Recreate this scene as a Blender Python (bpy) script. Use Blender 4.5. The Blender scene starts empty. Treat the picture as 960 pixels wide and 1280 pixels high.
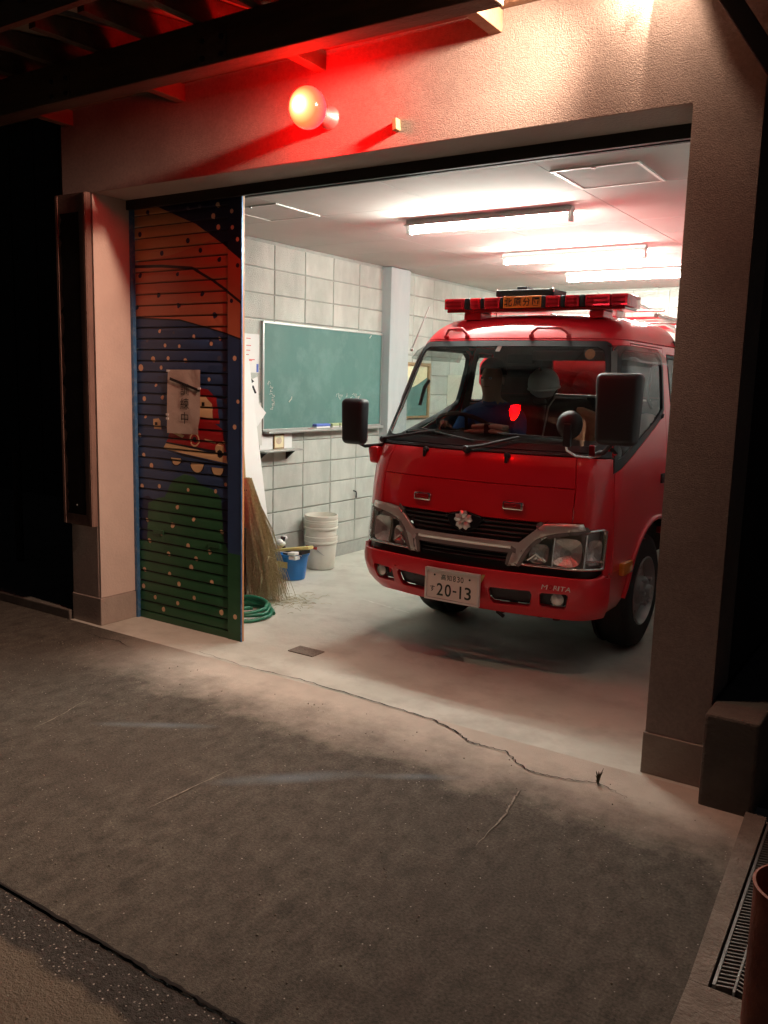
import bpy, bmesh, math, random
from mathutils import Vector, Matrix
random.seed(7)
C = bpy.context.scene.collection
SC = bpy.context.scene
PI = math.pi

# ------------------------------------------------------------------ camera, world, exposure
cam_d = bpy.data.cameras.new('camera')
cam = bpy.data.objects.new('camera', cam_d); C.objects.link(cam)
RM = Matrix(((0.83316524, -0.10515678, 0.54293438),
             (0.55237764, 0.11078326, -0.82619974),
             (0.02673246, 0.98826571, 0.15038701)))
cam.matrix_world = Matrix.Translation((0, 0, 1.65)) @ RM.to_4x4()
cam_d.sensor_fit = 'VERTICAL'; cam_d.sensor_height = 36.0
cam_d.lens = 1073.92 / 1280 * 36.0
cam_d.clip_start = 0.05; cam_d.clip_end = 500
SC.camera = cam

W = bpy.data.worlds.new('World'); SC.world = W; W.use_nodes = True
nt = W.node_tree; bg = nt.nodes['Background']
sky = nt.nodes.new('ShaderNodeTexSky'); sky.sky_type = 'NISHITA'; sky.sun_disc = False
sky.sun_elevation = math.radians(-3.0); sky.sun_rotation = math.radians(150)
nt.links.new(sky.outputs['Color'], bg.inputs['Color'])
bg.inputs['Strength'].default_value = 0.12

SC.view_settings.view_transform = 'Standard'; SC.view_settings.look = 'None'
SC.view_settings.exposure = 0.0; SC.view_settings.gamma = 1.0
SC.render.engine = 'CYCLES'
SC.cycles.use_denoising = True
SC.cycles.max_bounces = 10; SC.cycles.transparent_max_bounces = 16
SC.cycles.sample_clamp_indirect = 6.0
SC.cycles.caustics_reflective = False; SC.cycles.caustics_refractive = False

TUBE_E = 405.0      # fluorescent tubes
RED_E = 92.0       # red globe
FLOOD_A, FLOOD_B, FLOOD_C, FLOOD_D = 540.0, 12.0, 15.0, 150.0

# ------------------------------------------------------------------ materials
MATS = {}
def mat(name, c1, c2=None, scale=6.0, detail=6.0, rough=0.6, metal=0.0, bump=0.0, bscale=40.0, coat=0.0,
        lo=0.35, hi=0.65, rand=0.0, streak=None, c3=None, s3=1.5, rough2=None, spec=0.5, speck=None, fine=None):
    m = bpy.data.materials.new(name); m.use_nodes = True; MATS[name] = m
    n = m.node_tree.nodes; l = m.node_tree.links; b = n['Principled BSDF']
    b.inputs['Roughness'].default_value = rough; b.inputs['Metallic'].default_value = metal
    b.inputs['Coat Weight'].default_value = coat; b.inputs['Coat Roughness'].default_value = 0.05
    b.inputs['Specular IOR Level'].default_value = spec
    g = n.new('ShaderNodeNewGeometry'); pos = g.outputs['Position']
    if streak:
        mp = n.new('ShaderNodeMapping'); mp.inputs['Scale'].default_value = streak
        l.new(pos, mp.inputs['Vector']); pos1 = mp.outputs['Vector']
    else: pos1 = pos
    def noise(sc, det, p=pos):
        t = n.new('ShaderNodeTexNoise'); t.inputs['Scale'].default_value = sc; t.inputs['Detail'].default_value = det
        t.inputs['Roughness'].default_value = 0.62
        l.new(p, t.inputs['Vector']); return t.outputs['Fac']
    def ramp(f, a, b_):
        r = n.new('ShaderNodeMapRange'); r.inputs['From Min'].default_value = a; r.inputs['From Max'].default_value = b_
        l.new(f, r.inputs['Value']); return r.outputs['Result']
    def mix(f, a, b_, mode='MIX'):
        x = n.new('ShaderNodeMix'); x.data_type = 'RGBA'; x.blend_type = mode
        if hasattr(f, 'links') or hasattr(f, 'is_linked'): l.new(f, x.inputs['Factor'])
        else: x.inputs['Factor'].default_value = f
        for v, s in ((a, x.inputs[6]), (b_, x.inputs[7])):
            if isinstance(v, (tuple, list)): s.default_value = (*v[:3], 1)
            else: l.new(v, s)
        return x.outputs[2]
    col = None
    if c2 is not None:
        f = ramp(noise(scale, detail, pos1), lo, hi)
        col = mix(f, c1, c2)
        if rough2 is not None:
            rr = n.new('ShaderNodeMapRange'); rr.inputs['To Min'].default_value = rough; rr.inputs['To Max'].default_value = rough2
            l.new(f, rr.inputs['Value']); l.new(rr.outputs['Result'], b.inputs['Roughness'])
    if c3 is not None:
        col = mix(ramp(noise(s3, 5.0), 0.48, 0.72), col if col else c1, c3)
    if speck is not None:
        v = n.new('ShaderNodeTexVoronoi'); v.inputs['Scale'].default_value = speck[1]; l.new(g.outputs['Position'], v.inputs['Vector'])
        col = mix(ramp(v.outputs['Distance'], speck[2] * 1.6, speck[2]), col if col else c1, speck[0])
    if fine is not None:   # fine aggregate: value jitter at small scale
        fh = n.new('ShaderNodeHueSaturation'); fm = n.new('ShaderNodeMapRange'); fm.inputs['From Min'].default_value = .3; fm.inputs['From Max'].default_value = .7
        fm.inputs['To Min'].default_value = 1 - fine[1]; fm.inputs['To Max'].default_value = 1 + fine[1]
        l.new(noise(fine[0], 3.0), fm.inputs['Value']); l.new(fm.outputs['Result'], fh.inputs['Value']); l.new(col, fh.inputs['Color']); col = fh.outputs['Color']
    if rand:
        oi = n.new('ShaderNodeObjectInfo'); rr = n.new('ShaderNodeMapRange')
        rr.inputs['To Min'].default_value = 1 - rand; rr.inputs['To Max'].default_value = 1.0 + rand * .3
        l.new(oi.outputs['Random'], rr.inputs['Value'])
        hs = n.new('ShaderNodeHueSaturation'); l.new(rr.outputs['Result'], hs.inputs['Value'])
        if col: l.new(col, hs.inputs['Color'])
        else: hs.inputs['Color'].default_value = (*c1, 1)
        col = hs.outputs['Color']
    if col: l.new(col, b.inputs['Base Color'])
    else: b.inputs['Base Color'].default_value = (*c1[:3], 1)
    if bump:
        bp = n.new('ShaderNodeBump'); bp.inputs['Strength'].default_value = bump; bp.inputs['Distance'].default_value = 0.02
        l.new(noise(bscale, 4.0), bp.inputs['Height']); l.new(bp.outputs['Normal'], b.inputs['Normal'])
    return m
def emit(name, col, s):
    m = bpy.data.materials.new(name); m.use_nodes = True; MATS[name] = m
    b = m.node_tree.nodes['Principled BSDF']; b.inputs['Base Color'].default_value = (*col, 1)
    b.inputs['Emission Color'].default_value = (*col, 1); b.inputs['Emission Strength'].default_value = s
    return m
def glass(name, tint, refl=1.0, rough=0.01):
    m = bpy.data.materials.new(name); m.use_nodes = True; MATS[name] = m
    n = m.node_tree.nodes; l = m.node_tree.links; n.remove(n['Principled BSDF'])
    t = n.new('ShaderNodeBsdfTransparent'); t.inputs['Color'].default_value = (*tint, 1)
    g = n.new('ShaderNodeBsdfGlossy'); g.inputs['Roughness'].default_value = rough
    fr = n.new('ShaderNodeLayerWeight'); fr.inputs['Blend'].default_value = .5
    pw = n.new('ShaderNodeMath'); pw.operation = 'POWER'; pw.inputs[1].default_value = 5.0; l.new(fr.outputs['Facing'], pw.inputs[0])
    sc_ = n.new('ShaderNodeMath'); sc_.operation = 'MULTIPLY_ADD'; sc_.inputs[1].default_value = .93; sc_.inputs[2].default_value = .055; l.new(pw.outputs[0], sc_.inputs[0])
    mu = n.new('ShaderNodeMath'); mu.operation = 'MULTIPLY'; mu.inputs[1].default_value = refl
    mx = n.new('ShaderNodeMixShader')
    l.new(sc_.outputs[0], mu.inputs[0]); l.new(mu.outputs[0], mx.inputs['Fac'])
    l.new(t.outputs[0], mx.inputs[1]); l.new(g.outputs[0], mx.inputs[2]); l.new(mx.outputs[0], n['Material Output'].inputs['Surface'])
    return m

mat('stucco', (.41, .335, .295), (.49, .40, .355), scale=3.0, rough=.9, bump=1.0, bscale=190, c3=(.32, .255, .222), s3=1.3, fine=(60, .12))
mat('reveal_plaster', (.52, .42, .37), (.58, .47, .41), scale=4.0, rough=.85, bump=.15, bscale=60)
mat('plinth', (.30, .25, .22), (.36, .30, .26), scale=7, rough=.85, bump=.3, bscale=60)
mat('soffit', (.42, .37, .33), (.46, .41, .36), scale=5, rough=.9, bump=.2, bscale=60)
mat('block', (.47, .495, .455), (.60, .62, .57), scale=7, rough=.92, bump=.5, bscale=120, rand=.10, streak=(1.0, 1.0, .35), c3=(.46, .48, .435), s3=3.2)
mat('mortar', (.36, .375, .35), (.42, .435, .40), scale=20, rough=.95, bump=.3, bscale=90)
mat('column', (.36, .40, .41), (.44, .47, .47), scale=5, rough=.85, bump=.15, bscale=50, streak=(1, 1, .25))
mat('ceiling_board', (.54, .54, .51), (.58, .58, .55), scale=3, rough=.9, rand=.04)
mat('joint_dark', (.08, .075, .07), rough=.9)
mat('floor', (.50, .50, .44), (.60, .60, .54), scale=2.2, rough=.55, bump=.12, bscale=30, c3=(.43, .42, .37), s3=4, rough2=.75)
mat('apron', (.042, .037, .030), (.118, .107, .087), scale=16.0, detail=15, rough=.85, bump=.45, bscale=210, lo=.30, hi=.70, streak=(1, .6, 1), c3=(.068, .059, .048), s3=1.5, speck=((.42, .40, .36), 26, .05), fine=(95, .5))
mat('asphalt_painted_shade', (.035, .033, .03), (.07, .064, .058), scale=30, rough=.9, bump=.8, bscale=110, speck=((.5, .47, .42), 60, .13))
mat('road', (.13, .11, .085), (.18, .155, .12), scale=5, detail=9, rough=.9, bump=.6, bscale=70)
mat('kerb', (.20, .175, .15), (.28, .25, .215), scale=14, rough=.95, bump=.8, bscale=70)
mat('crack_dark', (.012, .010, .009), rough=1.0)
mat('scratch', (.34, .31, .26), (.15, .135, .115), scale=45, rough=.9)
mat('blue_smear', (.13, .17, .20), (.10, .12, .14), scale=12, rough=.9)
mat('chalk_line', (.72, .72, .66), (.5, .5, .45), scale=20, rough=.9)
mat('red_paint', (.68, .013, .026), (.72, .015, .028), scale=2.0, rough=.28, coat=.7)
mat('bumper_red', (.68, .014, .030), (.72, .016, .032), scale=2.0, rough=.33, coat=.5)
mat('rubber', (.012, .012, .013), (.02, .02, .02), scale=30, rough=.75, bump=.2, bscale=80)
mat('black_plastic', (.016, .017, .020), rough=.55)
mat('black_grille', (.006, .007, .012), rough=.35)
mat('cab_trim', (.035, .036, .037), (.05, .05, .05), scale=15, rough=.75)
mat('cab_lining', (.16, .165, .16), rough=.85)
mat('chrome', (.78, .77, .75), rough=.16, metal=1.0)
mat('satin_chrome', (.80, .775, .74), rough=.33, metal=.65)
mat('lamp_reflector', (.76, .74, .72), rough=.2, metal=.65, bump=.3, bscale=70)
mat('lamp_housing', (.42, .40, .38), rough=.35, metal=.4)
mat('wheel_steel', (.34, .335, .33), (.42, .41, .40), scale=9, rough=.45, metal=.35)
mat('amber', (.75, .26, .02), rough=.25, coat=.5)
mat('steel', (.42, .42, .42), rough=.35, metal=.9)
mat('galvanised', (.55, .56, .56), (.42, .43, .43), scale=15, rough=.4, metal=.8)
mat('undercarriage', (.015, .015, .015), (.03, .028, .025), scale=12, rough=.8)
mat('plate_white', (.78, .72, .66), rough=.45)
mat('plate_frame', (.75, .74, .72), rough=.3, metal=.3)
mat('plate_ink', (.012, .03, .02), rough=.5)
mat('white_ink', (.8, .78, .75), rough=.5)
mat('sign_orange', (.85, .25, .03), rough=.45)
mat('ink', (.012, .010, .010), rough=.6)
m = mat('lightbar_red', (.80, .02, .04), rough=.12, coat=.6)
m.node_tree.nodes['Principled BSDF'].inputs['Transmission Weight'].default_value = .5
mat('lightbar_inner', (.05, .045, .05), rough=.3, metal=.5)
mat('red_lens', (.30, .006, .012), rough=.12, coat=.8)
glass('windshield_glass', (.74, .79, .79), 1.35)
glass('side_glass', (.92, .95, .93), 1.0)
glass('lamp_glass', (.93, .94, .94), 1.0)
glass('visor_smoke', (.55, .58, .56), 1.0)
mat('shirt_blue', (.012, .085, .26), (.018, .105, .30), scale=9, rough=.85, bump=.35, bscale=14)
mat('trousers_navy', (.012, .014, .035), rough=.85)
mat('skin', (.42, .24, .165), (.46, .27, .19), scale=12, rough=.55)
mat('hair', (.012, .010, .009), rough=.6)
mat('eye_white', (.7, .68, .65), rough=.3)
mat('helmet_white', (.80, .83, .79), rough=.35)
mat('helmet_silver', (.45, .44, .42), rough=.3, metal=.8)
mat('vest_orange', (.75, .17, .03), rough=.8)
mat('leather_tan', (.30, .17, .075), (.22, .12, .05), scale=18, rough=.7)
mat('glove_cream', (.62, .50, .38), (.52, .41, .31), scale=30, rough=.9, bump=.3, bscale=120)
mat('mural_orange', (.55, .27, .115), (.50, .235, .10), scale=5, rough=.42)
mat('mural_orange_redlit', (.53, .17, .085), (.48, .15, .075), scale=5, rough=.42)
mat('mural_navy', (.008, .013, .055), rough=.42)
mat('mural_blue', (.028, .060, .145), (.036, .074, .175), scale=4, rough=.4)
mat('mural_green', (.022, .105, .045), (.032, .13, .055), scale=6, rough=.4)
mat('mural_dot', (.78, .50, .30), rough=.5)
mat('mural_dull_dot', (.08, .09, .13), rough=.5)
mat('mural_red', (.34, .012, .015), rough=.42)
mat('mural_cream', (.72, .52, .28), rough=.45)
mat('mural_black', (.008, .008, .012), rough=.45)
mat('slat_edge', (.03, .03, .035), rough=.5, metal=.3)
mat('blue_steel', (.05, .16, .34), (.20, .30, .42), scale=22, rough=.35, metal=.3, lo=.5, hi=.75)
mat('track_dark', (.035, .033, .03), rough=.5, metal=.5)
mat('paper', (.70, .66, .60), rough=.5)
mat('laminated', (.66, .56, .48), (.62, .52, .45), scale=8, rough=.16, coat=.6, bump=.25, bscale=16)
mat('white_paper', (.80, .80, .78), rough=.8)
mat('grey_paper', (.62, .62, .58), rough=.85)
mat('red_ink', (.6, .06, .05), rough=.7)
mat('chalkboard', (.068, .17, .155), (.092, .20, .18), scale=3.0, rough=.7, c3=(.125, .235, .215), s3=5.0, streak=(1, 1, .35))
mat('alu', (.46, .47, .45), rough=.4, metal=.6)
mat('wood_frame', (.33, .22, .11), (.26, .17, .08), scale=18, rough=.6, streak=(1, 1, .2))
mat('wood_dark', (.10, .06, .035), (.055, .034, .02), scale=12, rough=.75, bump=.3, bscale=40, streak=(.15, 1, 1))
mat('wood_red', (.20, .11, .065), (.15, .08, .045), scale=12, rough=.8, bump=.25, bscale=40)
mat('wood_pale', (.55, .40, .22), (.48, .34, .18), scale=14, rough=.7)
mat('sign_board', (.010, .009, .009), (.018, .016, .015), scale=8, rough=.95, spec=.15)
mat('sign_edge', (.24, .15, .12), (.15, .09, .075), scale=9, rough=.9, streak=(1, 1, .2), bump=.3, bscale=60)
mat('roof_deck', (.30, .22, .16), (.24, .17, .12), scale=6, rough=.85)
mat('roof_tile', (.03, .03, .032), rough=.6)
mat('rusty_plate', (.14, .10, .08), (.09, .06, .05), scale=30, rough=.75, metal=.4)
mat('straw', (.66, .60, .40), (.44, .38, .23), scale=60, rough=.9)
mat('bamboo', (.45, .34, .16), (.36, .26, .12), scale=20, rough=.6)
mat('hose_green', (.010, .155, .085), rough=.4)
mat('bucket_blue', (.012, .16, .50), (.02, .19, .54), scale=9, rough=.4)
mat('pail_white', (.70, .68, .60), (.60, .58, .50), scale=8, rough=.45, lo=.5, hi=.8)
mat('extinguisher_red', (.52, .014, .014), rough=.3, coat=.5)
mat('sponge_yellow', (.60, .50, .20), rough=.9)
mat('cabinet_cream', (.70, .68, .58), rough=.5)
mat('map_cream', (.78, .70, .46), (.55, .6, .42), scale=9, rough=.8, lo=.5, hi=.6)
mat('eraser_blue', (.10, .16, .50), rough=.8)
mat('eraser_green', (.42, .50, .28), rough=.9)
mat('grate_steel', (.30, .285, .27), (.20, .19, .18), scale=30, rough=.5, metal=.8)
mat('pipe_rust', (.25, .065, .03), (.15, .04, .022), scale=9, rough=.65, bump=.2, bscale=50, c3=(.30, .11, .06), s3=7)
mat('channel_dark', (.02, .018, .016), rough=.95)
mat('steel_dark', (.014, .014, .018), rough=.6, metal=.3)
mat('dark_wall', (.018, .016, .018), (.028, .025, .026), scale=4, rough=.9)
mat('stub_concrete', (.11, .095, .083), (.15, .13, .112), scale=8, rough=.92, bump=.5, bscale=60)
mat('weed', (.06, .055, .025), rough=.9)
mat('dirt', (.24, .21, .16), (.16, .14, .11), scale=30, rough=1)
mat('fixture_white', (.78, .78, .75), rough=.4)
mat('reflector_white', (.8, .8, .78), rough=.5)
emit('tube_light', (.95, 1.0, .895), TUBE_E)
emit('red_glow', (1.0, .004, .022), RED_E)
emit('red_filament', (1.0, .55, .25), RED_E * 1.2)
emit('flood_lens', (1.0, .62, .36), 30)
# red globe: glowing frosted red glass, hot core behind it
m = MATS['red_glow']; n = m.node_tree.nodes; l = m.node_tree.links; b = n['Principled BSDF']
b.inputs['Roughness'].default_value = .12
g = n.new('ShaderNodeNewGeometry'); vm = n.new('ShaderNodeVectorMath'); vm.operation = 'DISTANCE'; vm.inputs[1].default_value = (-2.700, 3.290, 2.915)
l.new(g.outputs['Position'], vm.inputs[0]); gr_ = n.new('ShaderNodeValToRGB'); l.new(vm.outputs['Value'], gr_.inputs['Fac'])
el_ = gr_.color_ramp.elements   # frosted glass: near white at the filament, deeper red away from it (values are fractions of the red channel)
el_[0].position = .02; el_[0].color = (1, .04, .02, 1); el_[1].position = .19; el_[1].color = (1, .0004, .0032, 1)
for p_, c_ in ((.05, (1, .011, .0035, 1)), (.085, (1, .0034, .0009, 1)), (.13, (1, .0012, .0010, 1))): e_ = el_.new(p_); e_.color = c_
l.new(gr_.outputs['Color'], b.inputs['Emission Color'])
# the emission of the sky dome is dim; nothing else emits

# ------------------------------------------------------------------ helpers
ORG = {}
def thing(name, label, cat, loc=(0, 0, 0), group=None):
    o = bpy.data.objects.new(name, None); C.objects.link(o); o.location = loc; o.empty_display_size = .1
    o['label'] = label; o['category'] = cat
    if group: o['group'] = group
    ORG[o.name] = Vector(loc); return o
def tag(o, label=None, cat=None, group=None, kind=None):
    if label: o['label'] = label
    if cat: o['category'] = cat
    if group: o['group'] = group
    if kind: o['kind'] = kind
    return o
def to_mesh(name, bm, mats, org=Vector((0, 0, 0)), smooth=None):
    me = bpy.data.meshes.new(name)
    if org.length: bmesh.ops.translate(bm, verts=bm.verts, vec=-org)
    bm.normal_update(); bm.to_mesh(me); bm.free()
    for m_ in (mats if isinstance(mats, (list, tuple)) else [mats]): me.materials.append(MATS[m_])
    if smooth:
        me.polygons.foreach_set('use_smooth', [True] * len(me.polygons))
        me.set_sharp_from_angle(angle=math.radians(smooth))
    return me
def part(name, bm, mats, parent=None, smooth=None, kind=None, label=None):
    if parent is not None: org = ORG[parent.name]
    else:
        xs = [v.co for v in bm.verts]
        org = Vector((sum(v.x for v in xs) / len(xs), sum(v.y for v in xs) / len(xs), min(v.z for v in xs)))
    o = bpy.data.objects.new(name, to_mesh(name, bm, mats, org, smooth)); C.objects.link(o)
    if parent is not None: o.parent = parent
    else: o.location = org
    ORG[o.name] = org
    if kind: o['kind'] = kind
    if label: o['label'] = label
    return o
def piece(name, me, loc, parent, rot=None, scale=None):
    o = bpy.data.objects.new(name, me); C.objects.link(o); o.parent = parent
    o.location = Vector(loc) - ORG[parent.name]
    if rot: o.rotation_euler = rot
    if scale: o.scale = scale
    ORG[o.name] = ORG[parent.name]; return o
def B(): return bmesh.new()
def box(bm, x0, x1, y0, y1, z0, z1, bev=0, seg=2):
    t = B(); bmesh.ops.create_cube(t, size=1)
    for v in t.verts:
        v.co = Vector(((x0 + x1) / 2 + v.co.x * (x1 - x0), (y0 + y1) / 2 + v.co.y * (y1 - y0), (z0 + z1) / 2 + v.co.z * (z1 - z0)))
    if bev: bmesh.ops.bevel(t, geom=list(t.edges), offset=bev, segments=seg, affect='EDGES', profile=.5)
    return join(bm, t)
def join(bm, t, M=None, mi=None):
    mp = {}
    for v in t.verts: mp[v] = bm.verts.new(M @ v.co if M else v.co)
    fs = []
    for f in t.faces:
        try:
            nf = bm.faces.new([mp[v] for v in f.verts]); nf.material_index = f.material_index if mi is None else mi; fs.append(nf)
        except ValueError: pass
    t.free(); return fs
def obox(bm, p, ax, ay, az, bev=0):   # oriented box: centre p, half-axes
    t = B(); box(t, -1, 1, -1, 1, -1, 1)
    ax, ay, az = Vector(ax), Vector(ay), Vector(az)
    for v in t.verts: v.co = Vector(p) + ax * v.co.x + ay * v.co.y + az * v.co.z
    if bev: bmesh.ops.bevel(t, geom=list(t.edges), offset=bev, segments=2, affect='EDGES', profile=.5)
    return join(bm, t)
def frame_of(d):
    d = Vector(d).normalized(); u = d.orthogonal().normalized(); return u, d.cross(u), d
def tube(bm, pts, r, n=8, cap=True, closed=False, flat=1.0):
    pts = [Vector(p) for p in pts]; rs = r if isinstance(r, (list, tuple)) else [r] * len(pts)
    rings = []; u = None; N = len(pts)
    for i, p in enumerate(pts):
        a = pts[(i - 1) % N] if (i > 0 or closed) else p; c = pts[(i + 1) % N] if (i < N - 1 or closed) else p
        d = (c - a).normalized()
        u = d.orthogonal().normalized() if u is None else (u - d * u.dot(d)).normalized()
        w = d.cross(u)
        rings.append([bm.verts.new(p + (u * math.cos(2 * PI * k / n) + w * math.sin(2 * PI * k / n) * flat) * rs[i]) for k in range(n)])
    for i in range(N if closed else N - 1):
        A, D = rings[i], rings[(i + 1) % N]
        for k in range(n): bm.faces.new((A[k], A[(k + 1) % n], D[(k + 1) % n], D[k]))
    if cap and not closed: bm.faces.new(rings[0][::-1]); bm.faces.new(rings[-1])
def lathe(bm, prof, o, axis, n=24, cap=True):
    u, w, d = frame_of(axis); o = Vector(o); rings = []
    for r, h in prof:
        if r < 1e-6: rings.append([bm.verts.new(o + d * h)])
        else: rings.append([bm.verts.new(o + d * h + (u * math.cos(2 * PI * k / n) + w * math.sin(2 * PI * k / n)) * r) for k in range(n)])
    for A, D in zip(rings, rings[1:]):
        for k in range(n):
            q = [A[k % len(A)], A[(k + 1) % len(A)], D[(k + 1) % len(D)], D[k % len(D)]]
            q = list(dict.fromkeys(q))
            if len(q) > 2:
                try: bm.faces.new(q)
                except ValueError: pass
    if cap:
        for R_ in (rings[0], rings[-1]):
            if len(R_) > 2:
                try: bm.faces.new(R_)
                except ValueError: pass
def ball(bm, p, r, sx=1, sy=1, sz=1, u=16, v=10):
    t = B(); bmesh.ops.create_uvsphere(t, u_segments=u, v_segments=v, radius=r)
    for q in t.verts: q.co = Vector((q.co.x * sx, q.co.y * sy, q.co.z * sz)) + Vector(p)
    join(bm, t)
def prism(bm, poly, vec):
    vec = Vector(vec); A = [bm.verts.new(Vector(p)) for p in poly]; D = [bm.verts.new(Vector(p) + vec) for p in poly]
    bm.faces.new(A); bm.faces.new(D[::-1]); k = len(A)
    for i in range(k): bm.faces.new((A[(i + 1) % k], A[i], D[i], D[(i + 1) % k]))
    bmesh.ops.recalc_face_normals(bm, faces=bm.faces)
def mirrored(poly): return [(-x, y) for x, y in poly][::-1]
def carve(bm, poly, lab, layer):
    ar = sum(a[0] * b[1] - b[0] * a[1] for a, b in zip(poly, poly[1:] + poly[:1]))
    if ar < 0: poly = poly[::-1]
    x0 = min(p[0] for p in poly); x1 = max(p[0] for p in poly); y0 = min(p[1] for p in poly); y1 = max(p[1] for p in poly)
    faces = []
    for f in bm.faces:
        xs = [v.co.x for v in f.verts]; ys = [v.co.y for v in f.verts]
        if max(xs) > x0 and min(xs) < x1 and max(ys) > y0 and min(ys) < y1: faces.append(f)
    for a, b in zip(poly, poly[1:] + poly[:1]):
        nx, ny = b[1] - a[1], -(b[0] - a[0])
        if not faces: return
        g = set(faces)
        for f in faces: g.update(f.edges); g.update(f.verts)
        ret = bmesh.ops.bisect_plane(bm, geom=list(g), dist=1e-6, plane_co=(a[0], a[1], 0), plane_no=(nx, ny, 0))
        faces = [f for f in ret['geom'] if isinstance(f, bmesh.types.BMFace)]
        out = []
        for f in faces:
            c = f.calc_center_median()
            if (c.x - a[0]) * nx + (c.y - a[1]) * ny < 0: out.append(f)
        faces = out
    for f in faces: f[layer] = lab
def text_bm(body, size=1.0, extrude=0.0, bold=0.0):
    cu = bpy.data.curves.new('lettering', 'FONT'); cu.body = body; cu.size = size; cu.extrude = extrude; cu.offset = bold
    cu.align_x = 'CENTER'; cu.align_y = 'CENTER'; cu.resolution_u = 4
    o = bpy.data.objects.new('lettering', cu); C.objects.link(o)
    dg = bpy.context.evaluated_depsgraph_get(); me = bpy.data.meshes.new_from_object(o.evaluated_get(dg))
    bm = B(); bm.from_mesh(me); bpy.data.objects.remove(o); bpy.data.curves.remove(cu); bpy.data.meshes.remove(me)
    return bm
def fit(bm, w=None, h=None):
    xs = [v.co.x for v in bm.verts]; ys = [v.co.y for v in bm.verts]
    cx, cy = (min(xs) + max(xs)) / 2, (min(ys) + max(ys)) / 2; W_, H_ = max(xs) - min(xs), max(ys) - min(ys)
    sx = w / W_ if w else h / H_; sy = h / H_ if h else sx
    for v in bm.verts: v.co.x = (v.co.x - cx) * sx; v.co.y = (v.co.y - cy) * sy
    return bm
def XZ(x, y, z):   # text plane facing -y
    return Matrix(((1, 0, 0, x), (0, 0, -1, y), (0, 1, 0, z), (0, 0, 0, 1)))

# ================================================================== GROUND
FY = 3.586            # facade plane
HDR = 2.75            # underside of the lintel
def sheet(name, x0, x1, y0, y1, z, m_, nx=1, ny=1, parent=None):
    bm = B()
    vs = [[bm.verts.new((x0 + (x1 - x0) * i / nx, y0 + (y1 - y0) * j / ny, z)) for j in range(ny + 1)] for i in range(nx + 1)]
    for i in range(nx):
        for j in range(ny): bm.faces.new((vs[i][j], vs[i + 1][j], vs[i + 1][j + 1], vs[i][j + 1]))
    o = part(name, bm, m_, parent)
    if parent is None: o['kind'] = 'structure'
    return o
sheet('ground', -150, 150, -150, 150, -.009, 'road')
def ribbon(bm, pts, w0, jit=0.0, z=0.004, sub=6, taper=True):
    P = []
    for a, b in zip(pts, pts[1:]):
        for k in range(sub): P.append(Vector((a[0] + (b[0] - a[0]) * k / sub + random.uniform(-jit, jit), a[1] + (b[1] - a[1]) * k / sub + random.uniform(-jit, jit), z)))
    P.append(Vector((*pts[-1], z))); L = []; N = len(P)
    for i, p in enumerate(P):
        d = (P[min(i + 1, N - 1)] - P[max(i - 1, 0)]).normalized(); nrm = Vector((-d.y, d.x, 0))
        w = w0 * random.uniform(.5, 1.3) * (min(1, .25 + 3 * i / N, .25 + 3 * (N - 1 - i) / N) if taper else 1)
        L.append((bm.verts.new(p + nrm * w / 2), bm.verts.new(p - nrm * w / 2)))
    for a, b in zip(L, L[1:]): bm.faces.new((a[0], a[1], b[1], b[0]))
# the apron: weathered concrete outside, worn slab by the door with its light pool painted in
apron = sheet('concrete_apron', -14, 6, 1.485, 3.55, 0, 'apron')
am = MATS['apron'].node_tree; n = am.nodes; l = am.links; bs = n['Principled BSDF']
src = bs.inputs['Base Color'].links[0].from_socket
g = n.new('ShaderNodeNewGeometry'); sp = n.new('ShaderNodeSeparateXYZ'); l.new(g.outputs['Position'], sp.inputs[0])
nz = n.new('ShaderNodeTexNoise'); nz.inputs['Scale'].default_value = 3.4; nz.inputs['Detail'].default_value = 14; nz.inputs['Roughness'].default_value = .72
l.new(g.outputs['Position'], nz.inputs['Vector'])
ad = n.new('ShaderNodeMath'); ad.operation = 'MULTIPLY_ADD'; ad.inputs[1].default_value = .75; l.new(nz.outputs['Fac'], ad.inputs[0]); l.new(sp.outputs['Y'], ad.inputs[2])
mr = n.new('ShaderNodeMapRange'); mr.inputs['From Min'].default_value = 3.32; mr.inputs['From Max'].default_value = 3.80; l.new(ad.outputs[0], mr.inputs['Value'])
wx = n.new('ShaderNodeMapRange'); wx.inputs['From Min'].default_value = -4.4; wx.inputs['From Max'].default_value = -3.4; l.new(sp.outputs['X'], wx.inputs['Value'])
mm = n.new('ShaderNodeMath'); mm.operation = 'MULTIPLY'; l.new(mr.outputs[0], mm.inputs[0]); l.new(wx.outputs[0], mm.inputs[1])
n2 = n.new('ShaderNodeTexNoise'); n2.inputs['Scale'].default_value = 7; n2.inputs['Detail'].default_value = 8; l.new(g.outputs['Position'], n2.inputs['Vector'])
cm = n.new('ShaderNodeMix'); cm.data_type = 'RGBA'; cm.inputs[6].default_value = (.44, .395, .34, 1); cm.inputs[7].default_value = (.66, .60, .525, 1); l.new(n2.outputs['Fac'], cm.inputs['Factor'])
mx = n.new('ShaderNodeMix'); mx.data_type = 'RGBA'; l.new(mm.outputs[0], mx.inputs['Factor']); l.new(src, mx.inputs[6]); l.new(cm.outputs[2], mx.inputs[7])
last = mx.outputs[2]
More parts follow.
